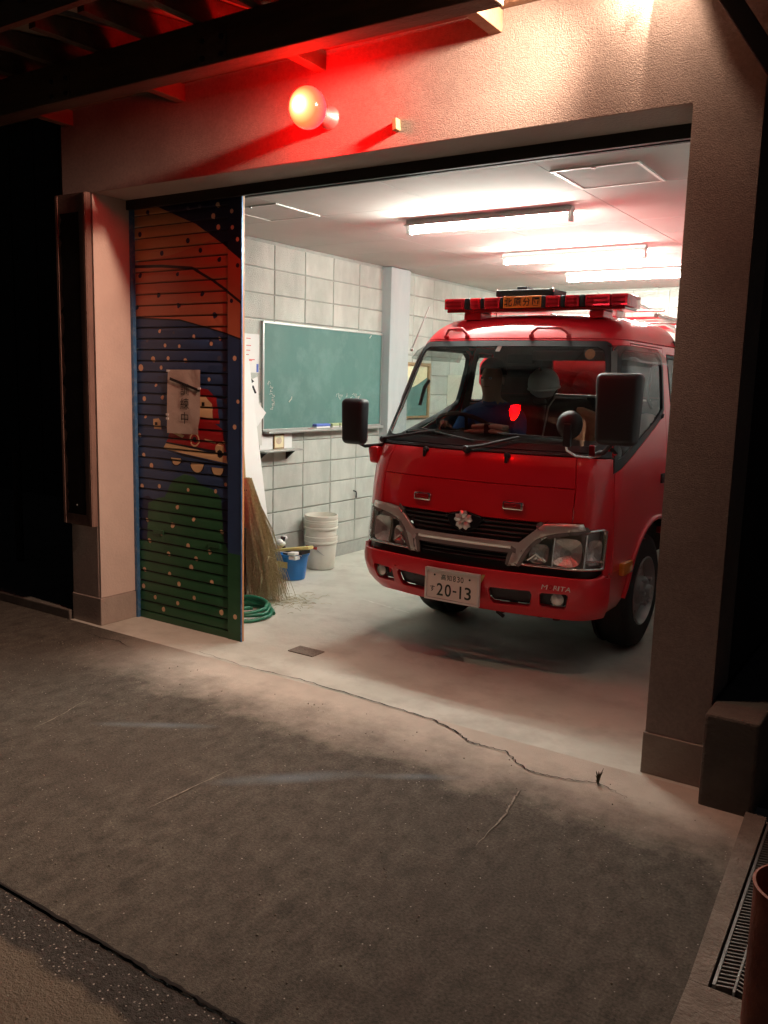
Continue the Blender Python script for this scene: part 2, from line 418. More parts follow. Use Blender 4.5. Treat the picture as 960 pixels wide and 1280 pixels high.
# faint blue paint smears on the slab
for cx_, cy_, rz_, lx_, ly_ in ((-3.03, 2.67, .59, .27, .035), (-2.16, 2.63, .77, .30, .05), (-1.75, 2.95, .6, .2, .03)):
    mp = n.new('ShaderNodeMapping'); mp.vector_type = 'TEXTURE'; mp.inputs['Location'].default_value = (cx_, cy_, 0); mp.inputs['Rotation'].default_value = (0, 0, rz_); mp.inputs['Scale'].default_value = (lx_, ly_, 1)
    l.new(g.outputs['Position'], mp.inputs['Vector']); ln_ = n.new('ShaderNodeVectorMath'); ln_.operation = 'LENGTH'; l.new(mp.outputs[0], ln_.inputs[0])
    m1 = n.new('ShaderNodeMapRange'); m1.inputs['From Min'].default_value = 1.25; m1.inputs['From Max'].default_value = .2; m1.inputs['To Max'].default_value = .85; l.new(ln_.outputs['Value'], m1.inputs['Value'])
    m2 = n.new('ShaderNodeMath'); m2.operation = 'MULTIPLY'; l.new(m1.outputs[0], m2.inputs[0]); l.new(n2.outputs['Fac'], m2.inputs[1])
    m3 = n.new('ShaderNodeMix'); m3.data_type = 'RGBA'; l.new(m2.outputs[0], m3.inputs['Factor']); l.new(last, m3.inputs[6]); m3.inputs[7].default_value = (.20, .27, .33, 1); last = m3.outputs[2]
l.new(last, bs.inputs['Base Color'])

floor = sheet('garage_floor', -4.85, -.60, 3.55, 9.75, 0, 'floor')
def edge_sheet(name, x0, x1, ya, yb, z, m_, jit):
    bm = B(); pr = None; N = 160
    for i in range(N + 1):
        x = x0 + (x1 - x0) * i / N
        a = bm.verts.new((x, ya + random.uniform(-jit, jit), z)); b = bm.verts.new((x, yb, z))
        if pr: bm.faces.new((pr[0], a, b, pr[1]))
        pr = (a, b)
    return tag(part(name, bm, m_), kind='structure')
edge_sheet('painted_shade_strip', -12, 5, -2.0, 1.49, -.0045, 'asphalt_painted_shade', .002)  # dark strip with paler ground beyond: a shadow edge painted into the colour
am = MATS['asphalt_painted_shade'].node_tree; n = am.nodes; l = am.links; bs = n['Principled BSDF']; src = bs.inputs['Base Color'].links[0].from_socket
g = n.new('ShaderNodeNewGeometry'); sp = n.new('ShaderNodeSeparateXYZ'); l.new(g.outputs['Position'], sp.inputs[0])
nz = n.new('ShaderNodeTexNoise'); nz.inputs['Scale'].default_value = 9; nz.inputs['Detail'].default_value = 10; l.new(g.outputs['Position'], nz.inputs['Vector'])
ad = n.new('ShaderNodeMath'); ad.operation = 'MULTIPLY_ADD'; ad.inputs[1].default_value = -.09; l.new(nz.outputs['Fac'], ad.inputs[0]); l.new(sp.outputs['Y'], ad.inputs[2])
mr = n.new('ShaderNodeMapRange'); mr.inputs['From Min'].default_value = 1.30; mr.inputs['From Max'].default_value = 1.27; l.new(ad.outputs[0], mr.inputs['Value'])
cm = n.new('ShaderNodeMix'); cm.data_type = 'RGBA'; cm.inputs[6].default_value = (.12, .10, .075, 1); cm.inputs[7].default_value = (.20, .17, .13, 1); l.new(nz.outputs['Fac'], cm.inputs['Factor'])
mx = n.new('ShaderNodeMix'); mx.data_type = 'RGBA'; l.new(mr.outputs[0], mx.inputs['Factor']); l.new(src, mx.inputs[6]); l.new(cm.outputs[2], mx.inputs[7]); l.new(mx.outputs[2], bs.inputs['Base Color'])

bm = B(); ribbon(bm, [(-9, 1.487), (-5, 1.483), (-2.21, 1.486), (-1.7, 1.482), (-1.25, 1.482), (.5, 1.48), (3, 1.485)], .011, .003, .0035, 22, False); part('seam', bm, 'crack_dark', apron)
bm = B(); ribbon(bm, [(-3.671, 3.583), (-3.303, 3.552), (-2.877, 3.577), (-2.406, 3.558), (-2.002, 3.529), (-1.806, 3.458), (-1.732, 3.40), (-1.544, 3.41), (-1.401, 3.294), (-1.272, 3.295), (-1.09, 3.357), (-.95, 3.30)], .008, .007, .005, 11)
ribbon(bm, [(-4.5, 3.42), (-4.35, 3.40), (-4.22, 3.43), (-4.05, 3.38)], .006, .006, .005, 6); part('crack', bm, 'crack_dark', apron)
bm = B(); ribbon(bm, [(-1.28, 2.611), (-1.289, 2.876), (-1.324, 3.02), (-1.33, 3.139)], .007, .004, .005, 8); part('pale_crack', bm, 'scratch', apron)
bm = B(); ribbon(bm, [(-3.438, 2.292), (-3.47, 2.47), (-3.54, 2.673)], .005, .004, .005, 8); part('pale_crack', bm, 'scratch', apron)
bm = B(); ribbon(bm, [(-2.43, 2.10), (-2.423, 2.197), (-2.408, 2.541)], .005, .002, .005, 8); part('pale_crack', bm, 'scratch', apron)
bm = B(); box(bm, -3.26, -3.07, 3.93, 4.05, .0, .006); part('floor_patch', bm, 'kerb', floor)
bm = B(); ribbon(bm, [(-3.669, 5.259), (-3.293, 5.175), (-2.9, 5.09)], .028, .001, .004, 6); part('chalk_line', bm, 'chalk_line', floor)

# pebbles and grit on the apron
bm = B()
for k in range(420):
    y = 1.5 + 1.9 * random.random(); x = random.uniform(-4.6, -.6); r = random.uniform(.0015, .0042)
    t = B(); bmesh.ops.create_icosphere(t, subdivisions=1, radius=r); join(bm, t, Matrix.Translation((x, y, r * .5)))
for k in range(260):
    y = random.uniform(1.15, 1.485); x = random.uniform(-4.0, -.6); r = random.uniform(.0015, .004)
    t = B(); bmesh.ops.create_icosphere(t, subdivisions=1, radius=r); join(bm, t, Matrix.Translation((x, y, r * .4 - .004)))
o = part('grit', bm, 'scratch'); o['kind'] = 'stuff'
# weed in the crack
bm = B()
for k in range(14):
    a = random.uniform(0, 2 * PI); p = Vector((-1.09, 3.35, .002)); q = p + Vector((math.cos(a) * random.uniform(.005, .03), math.sin(a) * .02, random.uniform(.01, .07)))
    tube(bm, [p, (p + q) / 2 + Vector((0, 0, .01)), q], [.003, .0025, .0008], 4)
tag(part('weed', bm, 'weed'), 'small dry weed growing at the end of the long floor crack', 'plant')

# ================================================================== BUILDING
fac = thing('garage_front_wall', 'pinkish stucco garage front with a wide rectangular doorway', 'wall', (-2.78, FY, 0))
bm = B()
box(bm, -4.85, -.715, FY, 3.80, HDR, 4.3)                 # lintel wall
box(bm, -.975, -.715, FY, 3.88, .187, HDR, 0)              # right pier
box(bm, -4.85, -4.59, FY, 3.895, .187, HDR, 0)             # left pier
part('stucco_wall', bm, 'stucco', fac)
bm = B(); box(bm, -4.590, -4.570, FY + .004, 3.89, .187, HDR - .003); part('reveal', bm, 'reveal_plaster', fac)
for x0, x1 in ((-4.855, -4.562), (-.983, -.708)):
    bm = B(); box(bm, x0, x1, FY - .008, 3.90, 0, .184, .004); part('plinth', bm, 'plinth', fac)
bm = B(); box(bm, -4.568, -.977, FY + .001, 3.845, HDR - .0025, HDR - .0005); part('soffit', bm, 'soffit', fac)
bm = B(); box(bm, -4.568, -.977, 3.848, 3.872, HDR - .06, HDR + .02); box(bm, -4.568, -.977, 3.935, 3.955, HDR - .05, HDR + .02); box(bm, -4.568, -.977, 3.873, 3.934, HDR + .01, HDR + .03); part('shutter_track', bm, 'track_dark', fac)
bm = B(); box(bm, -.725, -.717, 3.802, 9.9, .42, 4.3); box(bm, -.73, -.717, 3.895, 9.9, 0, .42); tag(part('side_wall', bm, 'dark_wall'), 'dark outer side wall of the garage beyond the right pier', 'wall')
bm = B(); box(bm, -.705, -.50, 3.43, 8.0, -.05, .385, .012); tag(part('footing_block', bm, 'stub_concrete'), 'low rough concrete block against the foot of the right pier', 'concrete block')
# inner right wall
bm = B(); box(bm, -.90, -.74, 3.90, 9.72, 0, 2.72); tag(part('inner_wall', bm, 'column'), 'plain grey inner wall on the right of the truck bay', 'wall')
bm = B(); box(bm, -4.98, -.60, 3.80, 9.95, 2.83, 3.0); tag(part('roof_slab', bm, 'dark_wall', fac), None)

# left block wall, every block a piece
def block_mesh(w, seed):
    rnd = random.Random(seed); bm = B(); box(bm, 0, .012, -w / 2, w / 2, -.0955, .0955)
    f = [e for e in bm.edges if all(v.co.x > .01 for v in e.verts)]
    bmesh.ops.bevel(bm, geom=f, offset=.004, segments=1, affect='EDGES')
    for v in bm.verts:
        if v.co.x > .006: v.co.x += rnd.uniform(-.0015, .0015); v.co.y += rnd.uniform(-.0012, .0012)
    return to_mesh('concrete_block', bm, 'block', smooth=None)
WX = -4.753
bw = thing('block_wall', 'long grey concrete block wall behind the chalkboard', 'wall', (WX, 6.8, 0))
bm = B(); box(bm, WX - .15, WX, 3.90, 9.85, 0, 2.80); part('mortar_bed', bm, 'mortar', bw)
bm = B(); box(bm, WX, WX + .013, 3.91, 7.08, 0, .118, .003); box(bm, WX, WX + .013, 7.44, 9.69, 0, .118, .003); part('footing', bm, 'mortar', bw)
full = [block_mesh(.391, s) for s in range(4)]; half = [block_mesh(.215, 9), block_mesh(.16, 8)]
spans = [(3.9 + .4 * k, .4) for k in range(8)] + [(7.445, .222)] + [(7.667 + .397 * k, .397) for k in range(5)]
for (y0, w) in spans:
    for r in range(13):
        me = half[0] if w < .3 else random.choice(full)
        if y0 + w > 7.085 and y0 < 7.08: me = random.choice(full)
        piece('concrete_block', me, (WX, y0 + w / 2, .12 + .2 * r + .1), bw)
# thin top course
tm = B(); box(tm, 0, .012, -.195, .195, -.004, .004)
bk = thing('back_wall', 'grey concrete block wall at the back of the garage', 'wall', (-2.8, 9.72, 0))
bm = B(); box(bm, -4.75, -.74, 9.70, 9.85, 0, 2.80); part('mortar_bed', bm, 'mortar', bk)
for r in range(8, 13):
    for k in range(10):
        piece('concrete_block', random.choice(full), (-4.53 + .4 * k, 9.70, .12 + .2 * r + .1), bk, rot=(0, 0, -PI / 2))
bm = B(); box(bm, -4.74, -.74, 9.686, 9.699, 0, 1.715); part('render_coat', bm, 'column', bk)
bm = B(); box(bm, WX + .001, -4.64, 7.083, 7.43, 0, 2.735, .006); tag(part('concrete_column', bm, 'column'), 'smooth grey concrete column beside the chalkboard', 'column')

# ceiling
CZ = 2.742
bm = B(); box(bm, -4.85, -.60, 3.957, 9.72, CZ + .012, CZ + .06)
ceil = tag(part('ceiling', bm, 'joint_dark'), kind='structure')
xs = [-4.74, -3.71, -2.80, -1.88, -.97, -.74]; ys = [3.96, 4.79, 5.80, 6.35, 7.26, 8.17, 9.08, 9.70]
for xa, xb in zip(xs, xs[1:]):
    for ya, yb in zip(ys, ys[1:]):
        bm = B(); box(bm, xa + .0025, xb - .0025, ya + .0025, yb - .0025, CZ, CZ + .0115); part('ceiling_panel', bm, 'ceiling_board', ceil)
for (x0, x1, y0, y1) in ((-1.87, -1.41, 4.31, 4.77), (-4.15, -3.71, 4.31, 4.765)):
    bm = B(); w = .018
    box(bm, x0, x1, y0, y0 + w, CZ - .007, CZ - .0005); box(bm, x0, x1, y1 - w, y1, CZ - .007, CZ - .0005)
    box(bm, x0, x0 + w, y0 + w, y1 - w, CZ - .007, CZ - .0005); box(bm, x1 - w, x1, y0 + w, y1 - w, CZ - .007, CZ - .0005)
    h = part('hatch_frame', bm, 'fixture_white', ceil)
    bm = B(); box(bm, x0 + w + .003, x1 - w - .003, y0 + w + .003, y1 - w - .003, CZ - .005, CZ - .0008); part('hatch_panel', bm, 'ceiling_board', h)
    bm = B(); lathe(bm, [(.012, 0), (.012, -.006), (0, -.006)], ((x0 + x1) / 2, y0 + w / 2, CZ - .007), (0, 0, 1), 10); part('latch', bm, 'steel', h)

# fluorescent lights
def fluoro(x0, x1, y, label):
    t = thing('fluorescent_light', label, 'ceiling light', ((x0 + x1) / 2, y, CZ), 'fluorescent lights on the garage ceiling')
    bm = B(); box(bm, x0, x1, y - .03, y + .03, CZ - .020, CZ - .001); part('batten', bm, 'fixture_white', t)
    bm = B(); q = [(.064, -.043), (.061, -.045), (.03, -.025), (-.03, -.025), (-.061, -.045), (-.064, -.043), (-.031, -.0215), (.031, -.0215)]
    for (a_, b_, c_, d_) in ((0, 1, 2, 7), (7, 2, 3, 6), (6, 3, 4, 5)): prism(bm, [(x0, y + q[k][0], CZ + q[k][1]) for k in (a_, b_, c_, d_)], (x1 - x0, 0, 0))
    part('reflector', bm, 'reflector_white', t)
    bm = B(); tube(bm, [(x0 + .03, y, CZ - .070), (x1 - .03, y, CZ - .070)], .0165, 12); part('tube', bm, 'tube_light', t, 60)
    for x, s in ((x0, 1), (x1, -1)):
        bm = B(); box(bm, min(x, x + s * .028), max(x, x + s * .028), y - .022, y + .022, CZ - .092, CZ - .026, .005); part('socket', bm, 'fixture_white', t)
fluoro(-3.275, -2.085, 5.19, 'lit fluorescent tube light nearest the doorway')
fluoro(-3.335, -2.125, 6.82, 'lit fluorescent tube light second from the doorway')
fluoro(-3.30, -2.14, 8.16, 'lit fluorescent tube light farthest back above the truck')

# ================================================================== OUTSIDE FITTINGS
# red globe lamp
rl = thing('red_globe_lamp', 'glowing red globe lamp on the stucco above the doorway', 'lamp', (-2.737, FY, 2.93))
bm = B(); lathe(bm, [(0, 0), (.055, 0), (.055, .012), (.04, .03), (.036, .09), (.05, .10), (.05, .125), (0, .125)], (-2.737, FY, 2.93), (.0, -1, -.03), 20); part('bracket', bm, 'galvanised', rl, 40)
bm = B(); ball(bm, (-2.712, 3.375, 2.92), .089, 1, 1, 1.08, 28, 18); globe = part('globe', bm, 'red_glow', rl, 60)
# flood lamp above the doorway: two heads under little shades
fl = thing('flood_lamp', 'warm twin flood lamp high on the stucco above the doorway', 'lamp', (-1.13, FY, 3.27))
bm = B(); box(bm, -1.19, -1.07, FY - .03, FY - .001, 3.22, 3.36, .006); part('backplate', bm, 'fixture_white', fl)
bm = B(); tube(bm, [(-1.13, FY - .03, 3.30), (-1.13, FY - .12, 3.31), (-1.145, 3.386, 3.285)], .012, 8); part('arm', bm, 'fixture_white', fl)
def flood(lx, ly, lz, pw, spread, aim=None, size=150, soft=.012):
    if spread is not None:
        bm = B(); box(bm, lx - .04, lx + .042, ly - .035, ly + .035, lz + .02, lz + .028)         # top shade
        d = Vector((-spread, 0, -1)).normalized(); a = Vector((lx + .004, ly, lz)); e = a + d * .07   # side blade cuts the beam on the right
        prism(bm, [(a.x, ly - .035, lz + .02), (e.x, ly - .035, e.z), (e.x, ly + .035, e.z), (a.x, ly + .035, lz + .02)], (.003, 0, .0))
        part('lamp_head', bm, 'fixture_white', fl)
    ld = bpy.data.lights.new('flood_light', 'SPOT' if aim else 'POINT'); ld.energy = pw; ld.color = (1.0, .68, .49); ld.shadow_soft_size = soft
    lo = bpy.data.objects.new('flood_light', ld); C.objects.link(lo); lo.parent = fl; lo.location = Vector((lx, ly, lz)) - ORG[fl.name]
    if aim:
        ld.spot_size = math.radians(size); ld.spot_blend = 1.0; lo.rotation_euler = Vector(aim).to_track_quat('-Z', 'Y').to_euler()
flood(-1.165, 3.392, 3.205, FLOOD_A, None, (-.85, -.50, -.32), 128, .06)
flood(-1.095, 3.385, 3.215, FLOOD_B, -.585, soft=.007)
flood(-1.163, 3.500, 3.215, FLOOD_C, .112, soft=.006)
flood(-1.12, 3.33, 3.19, FLOOD_D, None, (-.30, -.52, -.80), 120, .02)  # headless spot added to brighten ground and threshold, aimed clear of the wall
# wooden peg
bm = B(); obox(bm, (-2.335, FY - .018, 2.842), (.012, 0, .002), (0, .019, 0), (-.002, 0, .026), .003)
tag(part('wall_peg', bm, 'wood_pale'), 'small pale wooden peg sticking out of the stucco', 'peg')

# pent roof frame
pr = thing('pent_roof', 'dark timber pent roof over the left of the doorway', 'roof', (-4.7, 3.3, 3.1))
bm = B(); box(bm, -9.0, -1.60, 3.065, 3.175, 3.075, 3.27, .006); part('beam', bm, 'wood_dark', pr)
for x in (-1.81, -2.767, -3.748, -4.725):
    bm = B(); box(bm, x - .06, x, 3.177, FY - .001, 3.155, 3.245, .003); part('bracket_arm', bm, 'wood_red', pr)
for x in (-5.7, -6.7, -7.7):
    bm = B(); box(bm, x - .06, x, 3.177, FY - .001, 3.155, 3.245, .003); part('bracket_arm', bm, 'wood_red', pr)
bm = B(); box(bm, -9.0, -1.60, 3.54, FY - .002, 3.25, 3.34); part('wall_plate', bm, 'wood_red', pr)
x = -1.66
while x > -8.8:
    bm = B(); prism(bm, [(x, 2.70, 3.262), (x, 2.70, 3.335), (x, FY - .003, 3.455), (x, FY - .003, 3.385), (x, 3.14, 3.272)], (-.05, 0, 0)); part('rafter', bm, 'wood_dark', pr); x -= .36
bm = B(); prism(bm, [(-1.52, 2.64, 3.338), (-1.52, 2.64, 3.352), (-1.52, FY - .004, 3.474), (-1.52, FY - .004, 3.460)], (-7.5, 0, 0)); part('roof_deck', bm, 'roof_deck', pr)
bm = B(); box(bm, -9.0, -1.52, 2.60, 2.638, 3.25, 3.36); part('fascia', bm, 'wood_dark', pr)
bm = B()
x = -1.58
while x > -8.9:
    tube(bm, [(x, 2.58, 3.365), (x, 3.57, 3.49)], .06, 8, flat=.45); x -= .24
part('roof_tiles', bm, 'roof_tile', pr, kind='stuff')
for x0 in (-4.06, -2.94):
    bm = B(); box(bm, x0 - .17, x0, 3.0605, 3.0645, 3.085, 3.20)
    sp_ = part('splice_plate', bm, 'rusty_plate', pr)
    for dx in (.025, .145):
        for z in (3.105, 3.18):
            bm = B(); lathe(bm, [(.013, 0), (.013, .009), (0, .009)], (x0 - dx, 3.0604, z), (0, -1, 0), 6); part('bolt', bm, 'steel_dark', sp_)

# weathered sign board on the left pier
sb = thing('sign_board', 'tall weathered wooden board with blackened face on the left pier', 'sign board', (-4.70, FY, .67))
bm = B(); box(bm, -4.855, -4.562, 3.532, 3.572, .668, 2.745, .004); part('board', bm, 'sign_edge', sb)
bm = B()
L = []; z = .74
while z < 2.66: L.append((-4.80 + random.uniform(-.022, .010), -4.625 + random.uniform(-.002, .002), z)); z += .035
vs = [(bm.verts.new((a, 3.5285, z)), bm.verts.new((b_, 3.5285, z))) for a, b_, z in L]
for a, b_ in zip(vs, vs[1:]): bm.faces.new((a[0], a[1], b_[1], b_[0]))
part('blackened_face', bm, 'sign_board', sb)
for x in (-4.85, -4.585):
    bm = B(); box(bm, x, x + .02, 3.526, 3.5315, .67, 2.74); part('edge_strip', bm, 'sign_edge', sb)
bm = B(); lathe(bm, [(.006, 0), (.006, .006), (0, .008)], (-4.71, 3.528, .80), (0, -1, 0), 8); part('nail', bm, 'galvanised', sb)
for z in (.9, 2.4):
    bm = B(); box(bm, -4.83, -4.60, 3.572, FY - .0005, z, z + .1); part('batten', bm, 'wood_dark', sb)

# dark brace at the top right corner
bm = B(); obox(bm, (-.66, 3.46, 2.78), Vector((.50, .0, -.762)).normalized() * .62, (0, .03, 0), Vector((.762, 0, .50)) * .036, .004)
tag(part('steel_brace', bm, 'steel_dark'), 'dark diagonal steel brace at the upper right corner of the wall', 'brace')

# left: low kerb, dark neighbour, post
bm = B(); box(bm, -9, -4.87, 3.56, 3.70, -.02, .06, .008); tag(part('low_kerb', bm, 'stub_concrete'), 'low concrete kerb running left from the left pier', 'kerb')
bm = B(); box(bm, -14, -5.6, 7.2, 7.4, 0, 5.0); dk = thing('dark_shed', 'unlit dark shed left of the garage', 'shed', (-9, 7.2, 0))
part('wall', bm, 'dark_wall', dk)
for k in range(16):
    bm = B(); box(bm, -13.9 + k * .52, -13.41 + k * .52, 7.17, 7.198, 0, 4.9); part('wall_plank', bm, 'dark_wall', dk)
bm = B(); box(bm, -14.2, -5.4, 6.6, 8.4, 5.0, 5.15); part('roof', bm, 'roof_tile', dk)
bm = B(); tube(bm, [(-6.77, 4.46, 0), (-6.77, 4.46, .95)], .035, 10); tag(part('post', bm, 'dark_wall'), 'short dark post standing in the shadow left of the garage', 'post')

# right: kerb slab, drain grate, rusty pipe
kb = B(); prism(kb, [(-.43, 1.3, .0), (-.43 + .9, 1.3, .0), (.47, 2.30, .0), (-.455, 2.30, .0)], (0, 0, .028))
prism(kb, [(-.455, 2.302, .0), (-.405, 2.302, .0), (-.445, 3.42, .0), (-.521, 3.42, .0)], (0, 0, .028))
prism(kb, [(-.27, 2.302, .0), (.47, 2.302, .0), (.47, 3.42, .0), (-.30, 3.42, .0)], (0, 0, .028))
tag(part('channel_kerb', kb, 'kerb'), kind='structure')
bm = B(); prism(bm, [(-.404, 2.304, .001), (-.271, 2.304, .001), (-.301, 3.42, .001), (-.444, 3.42, .001)], (0, 0, .003)); tag(part('drain_channel', bm, 'channel_dark'), kind='structure')
gr = thing('drain_grate', 'narrow steel drain grate set in the kerb at the right edge', 'drain grate', (-.35, 2.8, .02))
def gx(y, s): t_ = (y - 2.302) / 1.118; return (-.392 - .040 * t_) if s == 0 else (-.288 - .030 * t_)
for s in (0, 1):
    bm = B(); prism(bm, [(gx(2.32, s) - .004, 2.32, .006), (gx(2.32, s) + .004, 2.32, .006), (gx(3.40, s) + .004, 3.40, .006), (gx(3.40, s) - .004, 3.40, .006)], (0, 0, .022)); part('side_bar', bm, 'galvanised', gr)
bm = B(); xm = lambda y: (gx(y, 0) + gx(y, 1)) / 2
prism(bm, [(xm(2.32) - .003, 2.32, .006), (xm(2.32) + .003, 2.32, .006), (xm(3.4) + .003, 3.4, .006), (xm(3.4) - .003, 3.4, .006)], (0, 0, .0205)); part('middle_bar', bm, 'galvanised', gr)
y = 2.33
while y < 3.39:
    for s in (0, 1):
        a, b_ = (gx(y, 0) + .005, xm(y) - .004) if s == 0 else (xm(y) + .004, gx(y, 1) - .005)
        dy = .007 if s == 0 else -.007
        bm = B(); prism(bm, [(a, y - dy, .008), (b_, y + dy, .008), (b_, y + dy + .006, .008), (a, y - dy + .006, .008)], (0, 0, .017)); part('cross_bar', bm, 'grate_steel', gr)
    y += .0185
pp = thing('rusty_pipe', 'open topped rust brown pipe standing by the drain grate', 'pipe', (-.185, 2.2, .028))
bm = B(); lathe(bm, [(.112, .028), (.115, .06), (.115, .425), (.119, .45), (.112, .452), (.106, .44), (.106, .10), (0, .10)], (-.185, 2.2, 0), (0, 0, 1), 40, cap=False); part('tube_wall', bm, 'pipe_rust', pp, 40)
bm = B(); lathe(bm, [(0, .102), (.1055, .102)], (-.185, 2.2, 0), (0, 0, 1), 24, cap=False); part('inside_disc', bm, 'channel_dark', pp)  # near-black disc low inside the open pipe

# ================================================================== SHUTTER WITH MURAL
SM = ['mural_orange', 'mural_orange_redlit', 'mural_navy', 'mural_blue', 'mural_green', 'mural_dot', 'mural_dull_dot', 'mural_red', 'mural_cream', 'mural_black', 'slat_edge']
sh = thing('shutter', 'narrow painted roller shutter panel with a dotted night mural', 'shutter', (-4.1, 3.9, 0))
Z0, DZ, NS = .045, .0705, 38
X0, X1, X2 = -4.562, -3.722, -3.607
def above(line, top): return [[(a[0], a[1]), (b[0], b[1]), (b[0], top), (a[0], top)] for a, b in zip(line, line[1:])]
def below(line, bot): return [[(a[0], bot), (b[0], bot), (b[0], b[1]), (a[0], a[1])] for a, b in zip(line, line[1:])]
def stripe(line, w): return [[(a[0], a[1] - w / 2), (b[0], b[1] - w / 2), (b[0], b[1] + w / 2), (a[0], a[1] + w / 2)] for a, b in zip(line, line[1:])]
MU = []
MU += [(p, 1) for p in below([(-4.62, 2.36), (-4.2, 2.40), (-3.9, 2.46), (-3.6, 2.50)], 0)]  # lower orange painted redder, red lighting put into the mural colour
MU += [(p, 2) for p in above([(-4.46, 2.752), (-4.31, 2.69), (-3.995, 2.569), (-3.86, 2.49), (-3.729, 2.412), (-3.59, 2.32)], 2.8)]
MU += [(p, 9) for p in stripe([(-4.62, 2.345), (-4.3, 2.335), (-4.03, 2.31), (-3.86, 2.231), (-3.72, 2.155), (-3.59, 2.075)], .018)]
bl = [(-4.62, 2.02), (-4.141, 1.997), (-3.897, 1.945), (-3.72, 1.905), (-3.59, 1.868)]
MU += [(p, 3) for p in below(bl, 0)] + [(p, 9) for p in stripe(bl, .010)]
MU += [(p, 2) for p in below([(-4.62, .80), (-4.46, .85), (-4.40, .82)], 0)] + [([(-3.80, .42), (-3.722, .42), (-3.722, .90), (-3.80, .86)], 2)]
gh = [(-4.62, .545), (-4.475, .548), (-4.46, .80), (-4.36, .845), (-4.30, .855), (-4.23, .97), (-4.12, 1.022), (-4.03, 1.015), (-3.95, .96), (-3.86, .945), (-3.79, .90), (-3.765, .62), (-3.72, .56), (-3.59, .555)]
MU += [(p, 4) for p in below(gh, 0)]
# generic painted fire engine with cream bumper and half-hidden wheels
MU += [([(-4.02, 1.36), (-3.80, 1.36), (-3.83, 1.52), (-3.90, 1.57), (-4.02, 1.58)], 7), ([(-4.28, 1.215), (-3.745, 1.19), (-3.78, 1.33), (-3.86, 1.37), (-4.22, 1.335)], 7),
       ([(-3.99, 1.40), (-3.86, 1.39), (-3.865, 1.48), (-3.93, 1.53), (-3.99, 1.53)], 8), ([(-3.955, 1.465), (-3.93, 1.465), (-3.93, 1.49), (-3.955, 1.49)], 9),
       ([(-4.31, 1.175), (-4.28, 1.215), (-3.745, 1.165), (-3.735, 1.12), (-4.12, 1.155)], 8), ([(-4.28, 1.222), (-4.0, 1.205), (-3.745, 1.185), (-3.745, 1.172), (-4.0, 1.19), (-4.28, 1.212)], 9),
       ([(-4.31, 1.172), (-4.12, 1.152), (-3.735, 1.118), (-3.735, 1.106), (-4.12, 1.137)], 9),
       ([(-4.40, 1.30), (-4.33, 1.30), (-4.33, 1.355), (-4.35, 1.37), (-4.40, 1.365)], 8), ([(-4.385, 1.325), (-4.36, 1.325), (-4.36, 1.345), (-4.385, 1.345)], 9),
       ([(-4.23, 1.285), (-4.13, 1.255), (-4.11, 1.27), (-4.22, 1.305)], 8), ([(-3.93, 1.245), (-3.84, 1.235), (-3.835, 1.25), (-3.93, 1.262)], 8)]
def disc(cx, cz, r, n_=10, a0=0, a1=2 * PI): return [(cx + r * math.cos(a0 + (a1 - a0) * k / n_), cz + r * math.sin(a0 + (a1 - a0) * k / n_)) for k in range(n_ + (1 if a1 - a0 < 6 else 0))]
MU += [(disc(-4.02, 1.25, .045, 14), 8), (disc(-4.02, 1.25, .034, 14), 7), (disc(-4.02, 1.25, .02, 8), 9), (disc(-3.80, 1.205, .04, 10), 8), (disc(-3.80, 1.175, .026, 8), 9)]
for cx, cz, r in ((-4.19, 1.122, .046), (-4.00, 1.10, .058), (-3.82, 1.085, .05)): MU += [(disc(cx, cz, r + .008, 10, PI, 2 * PI), 9), (disc(cx, cz, r, 10, PI, 2 * PI), 8)]
